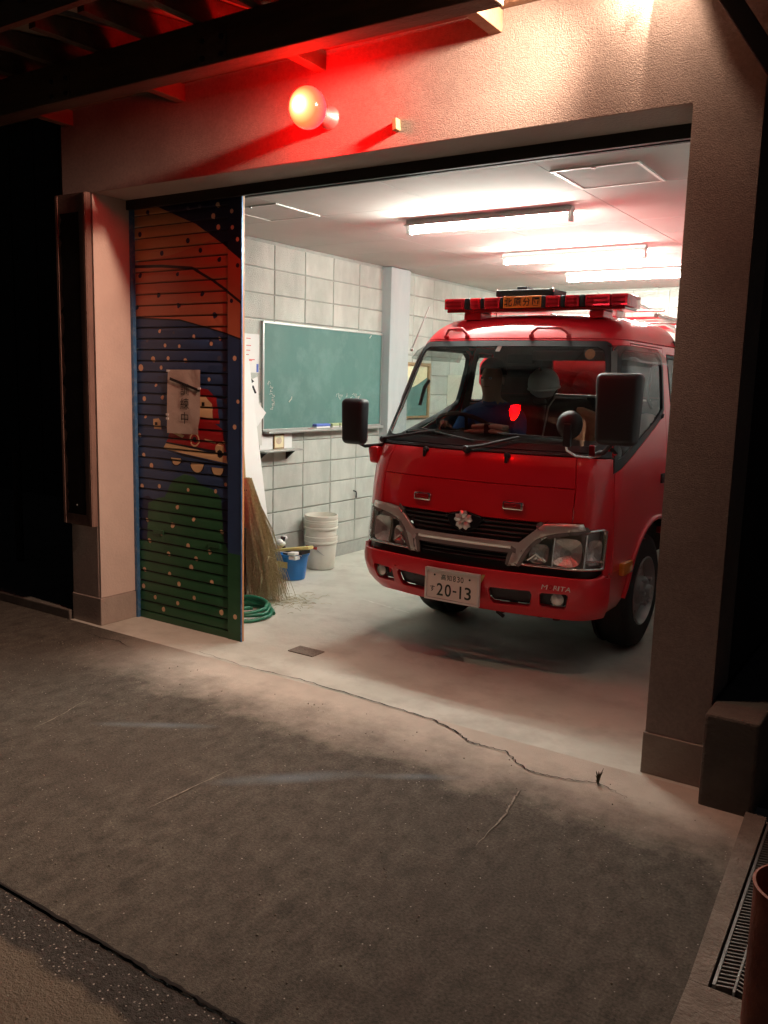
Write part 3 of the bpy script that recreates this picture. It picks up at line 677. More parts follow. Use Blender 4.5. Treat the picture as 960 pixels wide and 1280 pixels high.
DOTS = [(-4.425,2.672,15,0),(-4.501,2.542,16,0),(-4.067,2.476,16,0),(-4.3,2.414,16,0),(-3.959,2.412,15,0),(-3.801,2.35,15,0),(-3.642,2.306,13,0),(-4.507,2.285,16,0),(-4.161,2.279,13,0),(-4.338,2.156,16,0),(-3.948,2.153,16,0),(-3.691,2.102,13,0),(-4.545,2.084,15,0),(-4.156,2.087,16,0),(-3.842,2.021,19,0),(-4.22,2.731,13,2),(-4.065,2.666,13,2),(-3.963,2.67,13,2),(-3.898,2.72,13,2),(-3.813,2.666,16,1),(-3.85,2.605,16,1),(-3.689,2.619,13,1),(-3.808,2.538,16,1),(-3.684,2.526,13,1),(-3.643,2.455,13,1),
(-4.33,1.93,12,1),(-4.02,1.895,12,1),(-4.20,1.92,10,2),(-4.15,1.835,11,1),(-3.87,1.85,13,1),(-3.80,1.88,11,1),(-4.28,1.84,12,1),(-4.45,1.87,12,2),(-4.394,1.751,19,1),(-4.253,1.759,13,1),(-4.098,1.746,15,1),(-3.804,1.761,15,2),(-3.665,1.763,15,1),(-4.512,1.696,22,1),(-4.319,1.699,13,1),(-3.76,1.699,13,2),(-3.89,1.632,12,1),(-4.373,1.585,11,1),(-4.483,1.494,16,1),(-4.312,1.508,14,1),(-4.478,1.376,11,1),(-3.75,1.501,14,2),(-3.638,1.504,12,1),(-3.665,1.349,15,1),(-4.535,1.25,14,1),(-4.496,1.12,15,1),(-4.423,1.055,17,1),(-4.32,1.035,13,2),(-4.518,.909,16,1),(-4.35,.923,14,1),(-4.081,.923,12,1),(-3.75,.987,12,1),(-3.837,.936,13,1),(-3.768,1.248,11,1),(-4.183,.799,14,1),(-4.035,.735,14,1),(-4.475,.682,14,1),(-4.23,.674,18,1),(-4.336,.607,14,1),(-3.787,.682,14,1),(-4.454,.544,16,1),(-4.085,.555,16,1),(-3.893,.539,16,1),(-4.269,.477,16,1),(-4.013,.478,16,1),(-4.057,.415,18,1),(-4.506,.337,16,1),(-4.261,.342,14,1),(-3.872,.343,16,1),(-4.173,.286,16,1),(-4.519,.219,16,1),(-4.404,.158,14,1),(-4.032,.215,14,1),(-4.187,.153,14,1),(-4.324,.087,16,1),(-3.788,.158,18,1),(-3.66,.154,16,1)]
for x, z, r, c_ in DOTS: MU.append((disc(x, z, r / 1000 * 1.05), (2, 5, 6)[c_]))
bm = B(); ly = bm.faces.layers.int.new('lab')
cx = [X0, X1, X2]
rows = sorted({Z0 + DZ * k + o for k in range(NS) for o in (0, .006, .011, .055)} | {Z0 + DZ * NS, 0.0})
vs = [[bm.verts.new((x, z, 0)) for z in rows] for x in cx]
for i in range(2):
    for j in range(len(rows) - 1): bm.faces.new((vs[i][j], vs[i + 1][j], vs[i + 1][j + 1], vs[i][j + 1]))
for p, lab in MU: carve(bm, p, lab, ly)
groups = {}
for f in bm.faces:
    c_ = f.calc_center_median()
    k = 'rail' if c_.x > X1 else ('bottom' if c_.z < 0 or c_.y < Z0 else int((c_.y - Z0) / DZ + 1e-6))
    groups.setdefault(k, []).append(f)
def submesh(faces, ly, fn, labels_to_mi=True):
    o = B(); mp = {}
    for f in faces:
        vv = []
        for v in f.verts:
            if v.index not in mp: mp[v.index] = o.verts.new(fn(v.co.x, v.co.y))
            vv.append(mp[v.index])
        try:
            nf = o.faces.new(vv)
            if labels_to_mi: nf.material_index = f[ly]
        except ValueError: pass
    return o
bm.verts.index_update()
YS = 3.900
def slat_y(x, z):
    k = min(NS - 1, max(0, int((z - Z0) / DZ + 1e-6))); r = z - Z0 - DZ * k
    if x > X1 - 1e-6: return Vector((x, YS, z))
    y = YS + (.011 if r < .0099 else (.0 if r < .055 else .0045 * (r - .055) / .0155))
    return Vector((x, y, z))
for k in range(NS):
    def fn(x, z, k=k):
        r = z - Z0 - DZ * k
        y = .010 if r < .0061 else (.0 if r < .0111 else (.0005 if r < .0551 else .006))
        return Vector((x, YS + y, z))
    o_ = submesh(groups[k], ly, fn)
    for f in o_.faces:
        c_ = f.calc_center_median()
        if c_.z - Z0 - DZ * k < .0060: f.material_index = 10
    part('slat', o_, SM, sh, 40)
o_ = submesh(groups['rail'], ly, lambda x, z: Vector((x, YS - .010, z)))
box(o_, X1 + .001, X2 - .001, YS - .0095, YS + .014, .001, HDR - .03)
for f in o_.faces:
    if abs(f.normal.x) > .5: f.material_index = 3
part('end_post', o_, SM, sh)
bm2 = B(); box(bm2, X2 - .006, X2 + .002, YS - .0125, YS - .004, .0005, HDR - .028); part('post_edge', bm2, 'blue_steel', sh)
o_ = submesh(groups['bottom'], ly, lambda x, z: Vector((x, YS - .006, z + .001)))
box(o_, X0, X1 - .001, YS - .0055, YS + .03, .0, Z0 + .001); [setattr(f, 'material_index', 4) for f in o_.faces]
part('bottom_bar', o_, SM, sh)
bm2 = B(); box(bm2, X0 - .006, X0 + .016, YS - .03, YS - .004, 0, HDR - .03); part('guide_rail', bm2, ['blue_steel'], sh)
bm2 = B(); box(bm2, X0, X2 - .01, YS + .016, YS + .024, 0, HDR - .03); part('backing', bm2, 'track_dark', sh)
for x in (-4.36, -3.845):
    bm2 = B(); box(bm2, x - .05, x + .05, YS - .006, YS + .001, .575 if x > -4 else .60, .605 if x > -4 else .63, .003); part('finger_grip', bm2, 'mural_green', sh)
bm.free()
# notice
no = thing('notice', 'laminated paper notice with three brushed characters on the shutter', 'notice', (-4.105, 3.893, 1.28))
bm = B(); tl, tr_, br, bl_ = (-4.247, 1.687), (-3.953, 1.690), (-3.966, 1.285), (-4.262, 1.281)
N = 8; G = [[None] * (N + 1) for _ in range(N + 1)]
for i in range(N + 1):
    for j in range(N + 1):
        s, t = i / N, j / N
        x = (bl_[0] * (1 - s) + br[0] * s) * (1 - t) + (tl[0] * (1 - s) + tr_[0] * s) * t
        z = (bl_[1] * (1 - s) + br[1] * s) * (1 - t) + (tl[1] * (1 - s) + tr_[1] * s) * t
        G[i][j] = bm.verts.new((x, 3.893 - .004 * abs(math.sin(s * 5 + t * 3)) - (.01 * (s > .9) * (t < .2)), z))
for i in range(N):
    for j in range(N): bm.faces.new((G[i][j], G[i + 1][j], G[i + 1][j + 1], G[i][j + 1]))
part('sheet', bm, 'laminated', no, 60)
for ch, z in (('訓', 1.565), ('練', 1.475), ('中', 1.385)):
    t = fit(text_bm(ch), h=.074); o_ = B(); join(o_, t, XZ(-4.093, 3.8865, z)); part('character', o_, 'ink', no)
bm = B(); prism(bm, [(-4.222, 3.8855, 1.640), (-4.226, 3.8855, 1.622), (-3.957, 3.8855, 1.552), (-3.953, 3.8855, 1.568)], (0, -.0012, 0)); part('black_tape', bm, 'mural_black', no)
for x, z in ((-4.24, 1.68), (-3.96, 1.575), (-4.25, 1.40), (-4.25, 1.375)):
    bm = B(); box(bm, x - .012, x + .012, 3.884, 3.8868, z - .007, z + .007); part('tape', bm, 'white_paper', no)

# ================================================================== THINGS ALONG THE BLOCK WALL
WF = WX + .0125
cb = thing('chalkboard', 'green chalkboard with chalk smudges on the block wall', 'chalkboard', (WF, 6.2, 1.2))
bm = B(); box(bm, WF, WF + .02, 5.35, 7.055, 1.235, 2.088); part('board', bm, 'chalkboard', cb)
bm = B()
box(bm, WF, WF + .028, 5.335, 7.07, 2.089, 2.106, .002); box(bm, WF, WF + .028, 5.335, 7.07, 1.216, 1.234, .002)
box(bm, WF, WF + .0275, 5.334, 5.349, 1.235, 2.088); box(bm, WF, WF + .0275, 7.056, 7.071, 1.235, 2.088); part('frame', bm, 'alu', cb)
bm = B(); box(bm, WF, WF + .075, 5.36, 7.05, 1.198, 1.2155, .003); box(bm, WF + .07, WF + .075, 5.36, 7.05, 1.216, 1.226); part('chalk_tray', bm, 'alu', cb)
bm = B()
def scribble(y, z, n_, s=.03):
    for k in range(n_):
        p = [(WF + .0205, y + random.uniform(-s, s), z + random.uniform(-s, s)) for _ in range(3)]
        tube(bm, p, .0016, 4)
for k in range(7): scribble(5.42 + random.uniform(-.03, .06), 1.40 + k * .035, 3, .022)
for k in range(11): scribble(6.36 + k * .035, 1.47 + random.uniform(-.04, .05), 2, .028)
tube(bm, [(WF + .0205, 5.67, 1.455), (WF + .0205, 5.70, 1.48), (WF + .0205, 5.705, 1.50)], .006, 5)
tube(bm, [(WF + .0205, 6.85, 2.05), (WF + .0205, 6.87, 2.07), (WF + .0205, 6.88, 2.075)], .005, 5)
part('chalk_marks', bm, 'chalk_line', cb, kind='stuff')
for (y0, y1, mm_, lb) in ((6.0, 6.2, 'eraser_blue', 'blue and white board eraser on the chalk tray'), (6.235, 6.335, 'eraser_green', 'left of two green board erasers on the chalk tray'), (6.355, 6.455, 'eraser_green', 'right of two green board erasers on the chalk tray')):
    t = thing('board_eraser', lb, 'eraser', (WF + .035, (y0 + y1) / 2, 1.2158))
    bm = B(); box(bm, WF + .01, WF + .066, y0, y1, 1.2162, 1.238, .004); part('felt', bm, 'white_paper' if 'blue' in mm_ else 'grey_paper', t)
    bm = B(); box(bm, WF + .008, WF + .067, y0 - .002, y1 + .002, 1.2385, 1.262, .005); part('back', bm, mm_, t)
for k, y in enumerate((5.82, 5.9, 6.3, 6.5)):
    bm = B(); tube(bm, [(WF + .0655 if k == 2 else WF + .05, y, 1.2215), (WF + .0655 if k == 2 else WF + .055, y + .06, 1.2215)], .0055, 8)
    if k != 2: tag(part('chalk', bm, 'chalk_line' if k != 1 else 'red_ink'), ['white stub of chalk at the left of the chalk tray', 'red stub of chalk on the chalk tray', '', 'white stub of chalk right of the erasers'][k], 'chalk')
    else: bm.free()
bm = B(); tube(bm, [(WF, 6.67, .605), (WF + .03, 6.67, .60), (WF + .035, 6.67, .585), (WF + .03, 6.675, .54)], .007, 6); tag(part('wall_hook', bm, 'steel_dark'), 'small dark hook on the block wall above the white pails', 'hook')
# shelf
sf = thing('wall_shelf', 'thin narrow shelf on the block wall below the chalkboard', 'shelf', (WF, 5.49, 1.05))
bm = B(); box(bm, WF, WF + .13, 5.24, 5.74, 1.05, 1.065, .002); part('board', bm, 'alu', sf)
for y in (5.3, 5.66):
    bm = B(); prism(bm, [(WF, y, 1.049), (WF + .1, y, 1.049), (WF, y, .97)], (0, .012, 0)); part('bracket', bm, 'track_dark', sf)
bm = B(); box(bm, WF + .022, WF + .026, 5.30, 5.46, 1.066, 1.175); tag(part('white_card', bm, 'white_paper'), 'blank white card left of the photo card on the shelf', 'card')
bm = B(); box(bm, WF + .021, WF + .025, 5.60, 5.71, 1.066, 1.20); tag(part('white_card', bm, 'white_paper'), 'blank white card right of the photo card on the shelf', 'card')
t = thing('picture_card', 'small square photo card standing on the narrow shelf', 'picture', (WF + .03, 5.53, 1.066))
bm = B(); box(bm, WF + .03, WF + .036, 5.465, 5.595, 1.066, 1.19); part('card', bm, 'wood_frame', t)
bm = B(); box(bm, WF + .0365, WF + .038, 5.475, 5.585, 1.078, 1.18); part('photo', bm, 'map_cream', t)
bm = B(); ball(bm, (WF + .0385, 5.525, 1.135), .03, .05, 1.2, 1); part('face_spot', bm, 'glove_cream', t)
# papers
t = thing('wall_poster', 'white poster with faint red lines left of the chalkboard', 'poster', (WF, 5.22, 1.69))
bm = B(); box(bm, WF, WF + .003, 5.10, 5.316, 1.69, 1.995); part('sheet', bm, 'white_paper', t)
for k, z in enumerate((1.955, 1.90, 1.862, 1.828, 1.79, 1.782)):
    bm = B(); box(bm, WF + .0032, WF + .004, 5.16, 5.16 + (.05, .055, .045, .03, .10, .07)[k], z, z + .006); part('red_line', bm, 'red_ink', t)
bm = B(); box(bm, WF + .0032, WF + .004, 5.28, 5.305, 1.695, 1.76); part('blue_mark', bm, 'eraser_blue', t)
bm = B()
prism(bm, [(WF + .012, 5.10, 1.60), (WF + .012, 5.285, 1.66), (WF + .03, 5.29, 1.30), (WF + .03, 5.12, 1.22)], (.002, 0, 0))
tag(part('hanging_paper', bm, 'white_paper'), 'curled white papers clipped below the poster', 'paper')
bm = B(); prism(bm, [(WF + .045, 5.10, 1.52), (WF + .045, 5.20, 1.50), (WF + .05, 5.345, 1.37), (WF + .05, 5.24, 1.26), (WF + .045, 5.11, 1.45)], (.002, 0, 0)); tag(part('folded_paper', bm, 'white_paper'), 'folded white sheet hanging at an angle over grey paper', 'paper')
bm = B(); prism(bm, [(WF + .034, 5.14, 1.46), (WF + .034, 5.305, 1.45), (WF + .034, 5.315, 1.105), (WF + .034, 5.16, 1.115)], (.002, 0, 0)); tag(part('grey_paper', bm, 'grey_paper'), 'grey paper sheet hanging beside the lower left of the chalkboard', 'paper')
bm = B()
for k in range(5): tube(bm, [(WF + .05, 5.13 + random.uniform(-.03, .04), 1.66), (WF + .06, 5.16 + random.uniform(-.03, .03), 1.62), (WF + .055, 5.15 + random.uniform(-.03, .03), 1.60)], .004, 5)
tube(bm, [(WF + .055, 5.18, 1.585), (WF + .05, 5.22, 1.53)], .008, 6); tag(part('cable_bundle', bm, 'black_plastic'), 'small tangle of black cord above the hanging papers', 'cord')
# leaning white panel
bm = B(); prism(bm, [(-4.70, 5.15, 1.80), (-4.415, 5.16, .004), (-4.39, 4.80, .004), (-4.70, 4.50, 1.86)], (-.012, 0, .002)); tag(part('foam_panel', bm, 'white_paper'), 'tall white panel leaning against the wall behind the broom', 'panel')
# broom
br_ = thing('besom_broom', 'large bamboo besom broom standing on its twigs behind the shutter', 'broom', (-4.25, 4.78, 0))
top = Vector((-4.40, 4.78, .88)); bm = B()
for k in range(820):
    a = random.random(); s = (random.random() + random.random() + random.random()) / 1.5 - 1
    foot = Vector((-4.20 + s * .25 + .03 * random.uniform(-1, 1), 4.78 + random.uniform(-.12, .12), .012 + .12 * random.random() ** 2))
    st = top + Vector((random.uniform(-.035, .045), random.uniform(-.035, .035), random.uniform(-.05, .03)))
    mid = st.lerp(foot, .5) + Vector((random.uniform(-.02, .03) + .02, random.uniform(-.03, .03), .02))
    tube(bm, [st, mid, foot], [.0042, .0036, .0014], 3, cap=False)
    if k % 3 != 1:
        q = mid.lerp(foot, random.uniform(.2, .9)); e = q + Vector((random.uniform(-.02, .07), random.uniform(-.06, .06), random.uniform(-.12, -.01))); e.z = max(.006, e.z)
        tube(bm, [q, e], [.0024, .0009], 3, cap=False)
part('twigs', bm, 'straw', br_, kind='stuff')
for z, r in ((.86, .042), (.80, .052)):
    bm = B(); c_ = top + Vector((.012 * (.86 - z) / .06, 0, z - .86)); tube(bm, [c_ + Vector((math.cos(k * PI / 8) * r, math.sin(k * PI / 8) * r, 0)) for k in range(16)], .005, 6, closed=True); part('binding', bm, 'wood_dark', br_)
bm = B(); tube(bm, [(-4.39, 4.78, .70), (-4.42, 4.785, 1.0), (-4.50, 4.80, 1.72)], .014, 8); part('handle', bm, 'bamboo', br_)
bm = B()
for k in range(190):
    x = -4.08 + random.gauss(0, .12); y = 4.80 + random.gauss(0, .11); a = random.uniform(0, PI); L_ = random.uniform(.02, .10)
    tube(bm, [(x, y, .004), (x + math.cos(a) * L_ / 2, y + math.sin(a) * L_ / 2, .012), (x + math.cos(a) * L_, y + math.sin(a) * L_, .004)], .0012, 3, cap=False)
o = part('loose_straw', bm, 'straw'); o['kind'] = 'stuff'
# red extinguisher behind the post
ex = thing('fire_extinguisher', 'red cylinder extinguisher half hidden behind the shutter post', 'fire extinguisher', (-4.40, 4.62, 0))
bm = B(); lathe(bm, [(0, .56), (.07, .56), (.075, .60), (.075, 1.05), (.06, 1.10), (.025, 1.13), (.02, 1.17), (0, 1.17)], (-4.37, 4.62, 0), (0, 0, 1), 20); part('cylinder', bm, 'extinguisher_red', ex, 40)
bm = B(); box(bm, -4.41, -4.34, 4.60, 4.64, 1.17, 1.20, .004); part('lever', bm, 'black_plastic', ex)
bm = B(); box(bm, -4.44, -4.30, 4.55, 4.69, 0, .55, .006); part('stand', bm, 'track_dark', ex)
# hose coil
hs = thing('garden_hose', 'coiled green hose lying on the floor behind the shutter', 'hose', (-4.0, 4.40, 0)); bm = B(); P = []
for k in range(86):
    a = k * 2 * PI / 22 + .6; r = .215 - .016 * math.sin(k * .23) - .0006 * k + .012 * math.sin(k * .11 + 1)
    P.append((-4.04 + math.cos(a) * r * 1.0, 4.36 + math.sin(a) * r * 1.0, .015 + .022 * (k // 22) + .004 * math.sin(k)))
P += [(-4.06, 4.15, .08), (-4.2, 4.20, .03), (-4.42, 4.3, .02)]
tube(bm, P, .0135, 8); part('coil', bm, 'hose_green', hs, 60)
# pails
PX, PY_ = -4.555, 5.93
for i, (z, lb) in enumerate(((0, 'bottom white plastic pail of the stack by the block wall'), (.125, 'middle white plastic pail nested in the stack'), (.185, 'topmost white plastic pail of the stack, open at the top'))):
    t = thing('pail', lb, 'pail', (PX, PY_, z), 'stacked white plastic pails')
    bm = B(); s = 1.0 - .012 * 0
    lathe(bm, [(0, z + .004), (.118, z + .004), (.122, z + .012), (.140, z + .23), (.1395, z + .232), (.148, z + .235), (.148, z + .25), (.142, z + .252), (.147, z + .268), (.147, z + .292), (.139, z + .295), (.136, z + .28), (.116, z + .02), (0, z + .016)], (PX, PY_, 0), (0, 0, 1), 36, cap=False); part('bucket_wall', bm, 'pail_white', t, 35)
    if i == 0:
        bm = B(); tube(bm, [(PX + .10 * math.sin(a) + .02, PY_ - .14 * math.cos(a) * 1.0, .24 - .13 * math.sin(a) ** 1) for a in [k * PI / 12 for k in range(13)]], .0028, 6); part('wire_handle', bm, 'steel', t)
        bm = B(); prism(bm, [(PX - .06, PY_ - .1315, .19), (PX + .06, PY_ - .1315, .19), (PX + .06, PY_ - .1325, .215), (PX - .06, PY_ - .1325, .215)], (0, -.004, 0)); part('label', bm, 'red_ink', t)
# blue bucket and things in it
BX, BY = -4.49, 5.46
t = thing('bucket', 'bright blue plastic bucket full of cleaning things', 'bucket', (BX, BY, 0))
bm = B(); lathe(bm, [(0, .003), (.105, .003), (.108, .01), (.132, .20), (.142, .203), (.142, .222), (.134, .224), (.130, .20), (.104, .016), (0, .014)], (BX, BY, 0), (0, 0, 1), 32, cap=False); part('bucket_wall', bm, 'bucket_blue', t, 35)
bm = B(); tube(bm, [(BX + .14 * math.cos(a), BY - .05 - .05 * math.sin(a), .215 + .02 * math.sin(a)) for a in [k * PI / 10 for k in range(11)]], .004, 6); part('handle', bm, 'white_ink', t)
bm = B(); box(bm, BX - .05, BX + .05, BY - .128, BY - .123, .11, .16); part('sticker', bm, 'sponge_yellow', t)
bm = B(); obox(bm, (BX + .02, BY - .04, .255), (.19, .02, .035), (0, .035, 0), (-.003, 0, .012), .004); tag(part('wooden_scrubber', bm, 'sponge_yellow'), 'yellow wooden scrubber lying across the blue bucket', 'scrubber')
bm = B(); obox(bm, (BX + .06, BY - .02, .235), (.10, .0, .012), (0, .06, 0), (0, 0, .018), .008); tag(part('black_brush', bm, 'black_plastic'), 'black brush head in the blue bucket', 'brush')
bm = B(); obox(bm, (BX + .11, BY - .11, .205), (.045, -.01, .004), (0, .03, 0), (0, 0, .014), .006); obox(bm, (BX + .10, BY - .112, .24), (.045, -.01, .006), (0, .03, 0), (0, 0, .013), .006); tag(part('white_cloth', bm, 'white_paper'), 'folded white cloth over the rim of the blue bucket', 'cloth')
bm = B()
for k in range(5): ball(bm, (BX - .11 + random.uniform(-.03, .03), BY - .03 + random.uniform(-.04, .04), .24 + .022 * k), .04 - .003 * k, 1, 1, .8, 8, 6)
tag(part('plastic_bag', bm, 'white_paper', None, 70), 'crumpled white plastic bag at the left of the blue bucket', 'bag')
bm = B(); tube(bm, [(BX - .06, BY - .02, .2), (BX - .09, BY - .02, .30), (BX - .085, BY - .02, .345)], [.015, .015, .022], 8); tag(part('spray_handle', bm, 'black_plastic'), 'dark handle sticking up from the blue bucket', 'handle')
# pinboard and cabinet further back
t = thing('pinboard', 'brown framed board with a map seen through the windshield', 'pinboard', (WF, 7.85, 1.3))
bm = B(); box(bm, WF, WF + .03, 7.50, 8.0, 1.28, 1.30); box(bm, WF, WF + .03, 7.50, 8.0, 1.82, 1.85); box(bm, WF, WF + .03, 7.50, 7.53, 1.301, 1.819); box(bm, WF, WF + .03, 7.96, 8.0, 1.301, 1.819); part('frame', bm, 'wood_frame', t)
bm = B(); box(bm, WF, WF + .012, 7.532, 7.958, 1.60, 1.818); part('map_sheet', bm, 'map_cream', t)
bm = B(); prism(bm, [(WF, 7.532, 1.302), (WF, 7.958, 1.302), (WF, 7.958, 1.70), (WF, 7.75, 1.62), (WF, 7.532, 1.56)], (.016, 0, 0)); part('green_panel', bm, 'chalkboard', t)
t = thing('storage_cabinet', 'pale cream steel cabinet at the far end of the block wall', 'cabinet', (-4.5, 8.9, 0))
bm = B(); box(bm, WF + .002, -4.28, 8.42, 9.3, .03, 1.74, .006); part('body', bm, 'cabinet_cream', t)
for y in (8.44, 8.87):
    bm = B(); box(bm, -4.279, -4.268, y, y + .41, .08, 1.70, .003); part('door', bm, 'cabinet_cream', t)
bm = B(); box(bm, WF + .004, -4.285, 8.425, 9.295, 0, .029); part('base', bm, 'track_dark', t)

# ================================================================== FIRE TRUCK
XC, YF = -2.31, 4.33
TAB = [(.36, .36, .10, .74), (.44, .44, .03, .785), (.55, .55, 0, .80), (.70, .70, .01, .80), (.78, .78, .025, .80), (1.0, 1.0, .05, .80), (1.2, 1.2, .10, .795), (1.28, 1.28, .15, .785),
       (1.58, 1.58, .30, .7385), (1.88, 1.88, .45, .69), (1.95, 1.95, .505, .668), (2.02, 2.01, .575, .63), (2.10, 2.06, .68, .57), (2.2, 2.092, .85, .45), (2.3, 2.104, 1.1, .30)]
def hermite(col):
    xs = [r[0] for r in TAB]; ys = [r[col] for r in TAB]; n_ = len(xs)
    d = [(ys[i + 1] - ys[i]) / (xs[i + 1] - xs[i]) for i in range(n_ - 1)]
    mt = [d[0]] + [0 if d[i - 1] * d[i] <= 0 else 2 * d[i - 1] * d[i] / (d[i - 1] + d[i]) for i in range(1, n_ - 1)] + [d[-1]]
    def f(v):
        v = min(max(v, xs[0]), xs[-1]); i = 0
        while i < n_ - 2 and v > xs[i + 1]: i += 1
        h = xs[i + 1] - xs[i]; t = (v - xs[i]) / h
        return (2 * t**3 - 3 * t**2 + 1) * ys[i] + (t**3 - 2 * t**2 + t) * h * mt[i] + (-2 * t**3 + 3 * t**2) * ys[i + 1] + (t**3 - t**2) * h * mt[i + 1]
    return f
fz, fy, fw = hermite(1), hermite(2), hermite(3)
R0, HW, BOW = .22, .80, .07; UC = HW - R0; UA = UC + R0 * PI / 2; YR = 1.74
def plan(u):
    a = abs(u); s = 1 if u >= 0 else -1
    if a <= UC: return u, BOW * (a / UC) ** 2
    if a <= UA: th = (a - UC) / R0; return s * (UC + R0 * math.sin(th)), BOW + R0 * (1 - math.cos(th))
    return s * HW, BOW + R0 + (a - UA)
def S0(u, v):
    px, py = plan(u); return Vector((XC + px * fw(v) / HW, YF + min(fy(v) + py, YR), fz(v)))
def S(u, v, off=0.0):
    p = S0(u, v)
    if off:
        e = .004; du = S0(u + e, v) - S0(u - e, v); dv = S0(u, min(v + e, 2.3)) - S0(u, max(v - e, .36)); nn = du.cross(dv)
        if nn.length > 1e-9: p = p + nn.normalized() * off
    return p
def uy(y, v):   # side point: local depth y at height v -> u
    lo, hi = 0.0, 2.6
    for _ in range(40):
        m_ = (lo + hi) / 2
        if fy(v) + plan(m_)[1] < y: lo = m_
        else: hi = m_
    return (lo + hi) / 2
def sidepoly(pts, sub=1):
    out = []
    for a, b in zip(pts, pts[1:] + pts[:1]):
        for k in range(sub): t = k / sub; y = a[0] + (b[0] - a[0]) * t; v = a[1] + (b[1] - a[1]) * t; out.append((uy(y, v), v))
    return out
truck = thing('fire_truck', 'red fire truck parked nose out in the garage with a red light bar', 'fire truck', (XC, YF, 0))
LAB = ['shell', 'roof', 'bumper', 'bumper_intake', 'fog_recess', 'lower_grille', 'upper_grille', 'grille_trim', 'headlight', 'front_panel', 'hood', 'cowl', 'windshield_border', 'windshield', 'door', 'window_frame', 'side_window', 'void', 'corner_panel', 'emblem_base', 'cab_shell_low']
LI = {k: i for i, k in enumerate(LAB)}
bm = B(); ly = bm.faces.layers.int.new('lab')
US = [x * .05 for x in range(-47, 48)]; VS = [.36 + .04 * k for k in range(0, 49)]; VS[-1] = 2.3
vs = [[bm.verts.new((u, v, 0)) for v in VS] for u in US]
for i in range(len(US) - 1):
    for j in range(len(VS) - 1): bm.faces.new((vs[i][j], vs[i + 1][j], vs[i + 1][j + 1], vs[i][j + 1]))
def cv(lab, poly, both=True):
    carve(bm, poly, LI[lab], ly)
    if both: carve(bm, mirrored(poly), LI[lab], ly)
cv('roof', [(-2.4, 1.925), (2.4, 1.925), (2.4, 2.31), (-2.4, 2.31)], False)
cv('corner_panel', [(.60, .60), (.93, .60), (.95, 1.27), (.60, 1.27)])
cv('front_panel', [(-.625, .65), (.625, .65), (.622, 1.093), (-.622, 1.093)], False)
cv('hood', [(-.622, 1.093), (.622, 1.093), (.60, 1.262), (-.60, 1.262)], False)
dl = [(.225, .62), (.235, .97), (.30, 1.19), (.385, 1.40), (.60, 1.905), (1.36, 1.905), (1.36, .62)]
cv('door', sidepoly(dl))
wp = [(.30, 1.185), (.385, 1.40), (.585, 1.86), (.62, 1.882), (1.23, 1.882), (1.30, 1.84), (1.31, 1.78), (1.265, 1.52), (1.20, 1.475), (1.05, 1.425)]
def grow(poly, d):
    cx = sum(p[0] for p in poly) / len(poly); cy = sum(p[1] for p in poly) / len(poly)
    return [(p[0] + d * (p[0] - cx) / math.hypot(p[0] - cx, p[1] - cy), p[1] + d * (p[1] - cy) / math.hypot(p[0] - cx, p[1] - cy)) for p in poly]
cv('window_frame', sidepoly(grow(wp, .012))); cv('side_window', sidepoly(grow(wp, -.028)))
qw = [(1.44, 1.52), (1.44, 1.86), (1.66, 1.86), (1.66, 1.52)]
cv('window_frame', sidepoly(grow(qw, .012))); cv('side_window', sidepoly(grow(qw, -.02)))
arch = [(1.08 + .515 * math.cos(a), .37 + .47 * math.sin(a)) for a in [k * PI / 10 for k in range(11)]]
cv('void', [(uy(1.60, .30), .30)] + [(uy(y, v), v) for y, v in arch] + [(uy(.565, .30), .30)])
cv('void', [(uy(1.5, .36), .36), (2.4, .36), (2.4, .55), (uy(1.5, .55), .55)])
cv('bumper', [(-.89, .35), (.89, .35), (.88, .612), (-.88, .612)], False)
cv('bumper_intake', [(.215, .425), (.20, .44), (.195, .50), (.205, .512), (.43, .518), (.44, .50), (.43, .44), (.42, .43)])
cv('fog_recess', [(.50, .437), (.49, .45), (.488, .505), (.497, .515), (.63, .522), (.638, .51), (.63, .45), (.62, .44)])
cv('lower_grille', [(-.835, .612), (.835, .612), (.83, .658), (-.83, .658)], False)
cv('lower_grille', [(-.295, .65), (.295, .65), (.32, .735), (-.32, .735)], False)
cv('upper_grille', [(-.345, .776), (.345, .776), (.478, .898), (-.478, .898)], False)
cv('emblem_base', [(.125, .895), (.10, .90), (.07, .932), (.03, .948), (-.03, .948), (-.07, .932), (-.10, .90), (-.125, .895), (-.09, .83), (0, .795), (.09, .83)], False)
cv('headlight', [(.345, .652), (.412, .775), (.485, .828), (.62, .861), (.805, .880), (.838, .868), (.842, .66), (.825, .652)])
TO = [(.343, .648), (.366, .70), (.390, .745), (.412, .775), (.442, .806), (.485, .828), (.54, .845), (.62, .861), (.70, .873)]
TI = [(.297, .648), (.311, .70), (.322, .737), (.345, .777), (.385, .814), (.425, .851), (.475, .893), (.58, .903), (.685, .908)]
for a, b, c_, d in zip(TO, TO[1:], TI[1:], TI): cv('grille_trim', [a, b, c_, d])
cv('grille_trim', [(-.324, .737), (.324, .737), (.346, .777), (-.346, .777)], False)
cv('cowl', [(-.80, 1.262), (.80, 1.262), (.80, 1.30), (-.80, 1.30)], False)
rc = lambda a, b, c, d, r=.03: [(a + r, b), (c - r, b), (c - r * .3, b + r * .3), (c, b + r), (d[0], d[1] - r), (d[0] - r * .3, d[1] - r * .3), (d[0] - r, d[1]), (-d[0] + r, d[1]), (-d[0] + r * .3, d[1] - r * .3), (-d[0], d[1] - r), (a, b + r), (a + r * .3, b + r * .3)]
cv('windshield_border', rc(-.785, 1.285, .785, (.745, 1.912), .05), False)
cv('windshield', rc(-.745, 1.325, .745, (.70, 1.875), .06), False)
bm.verts.index_update()
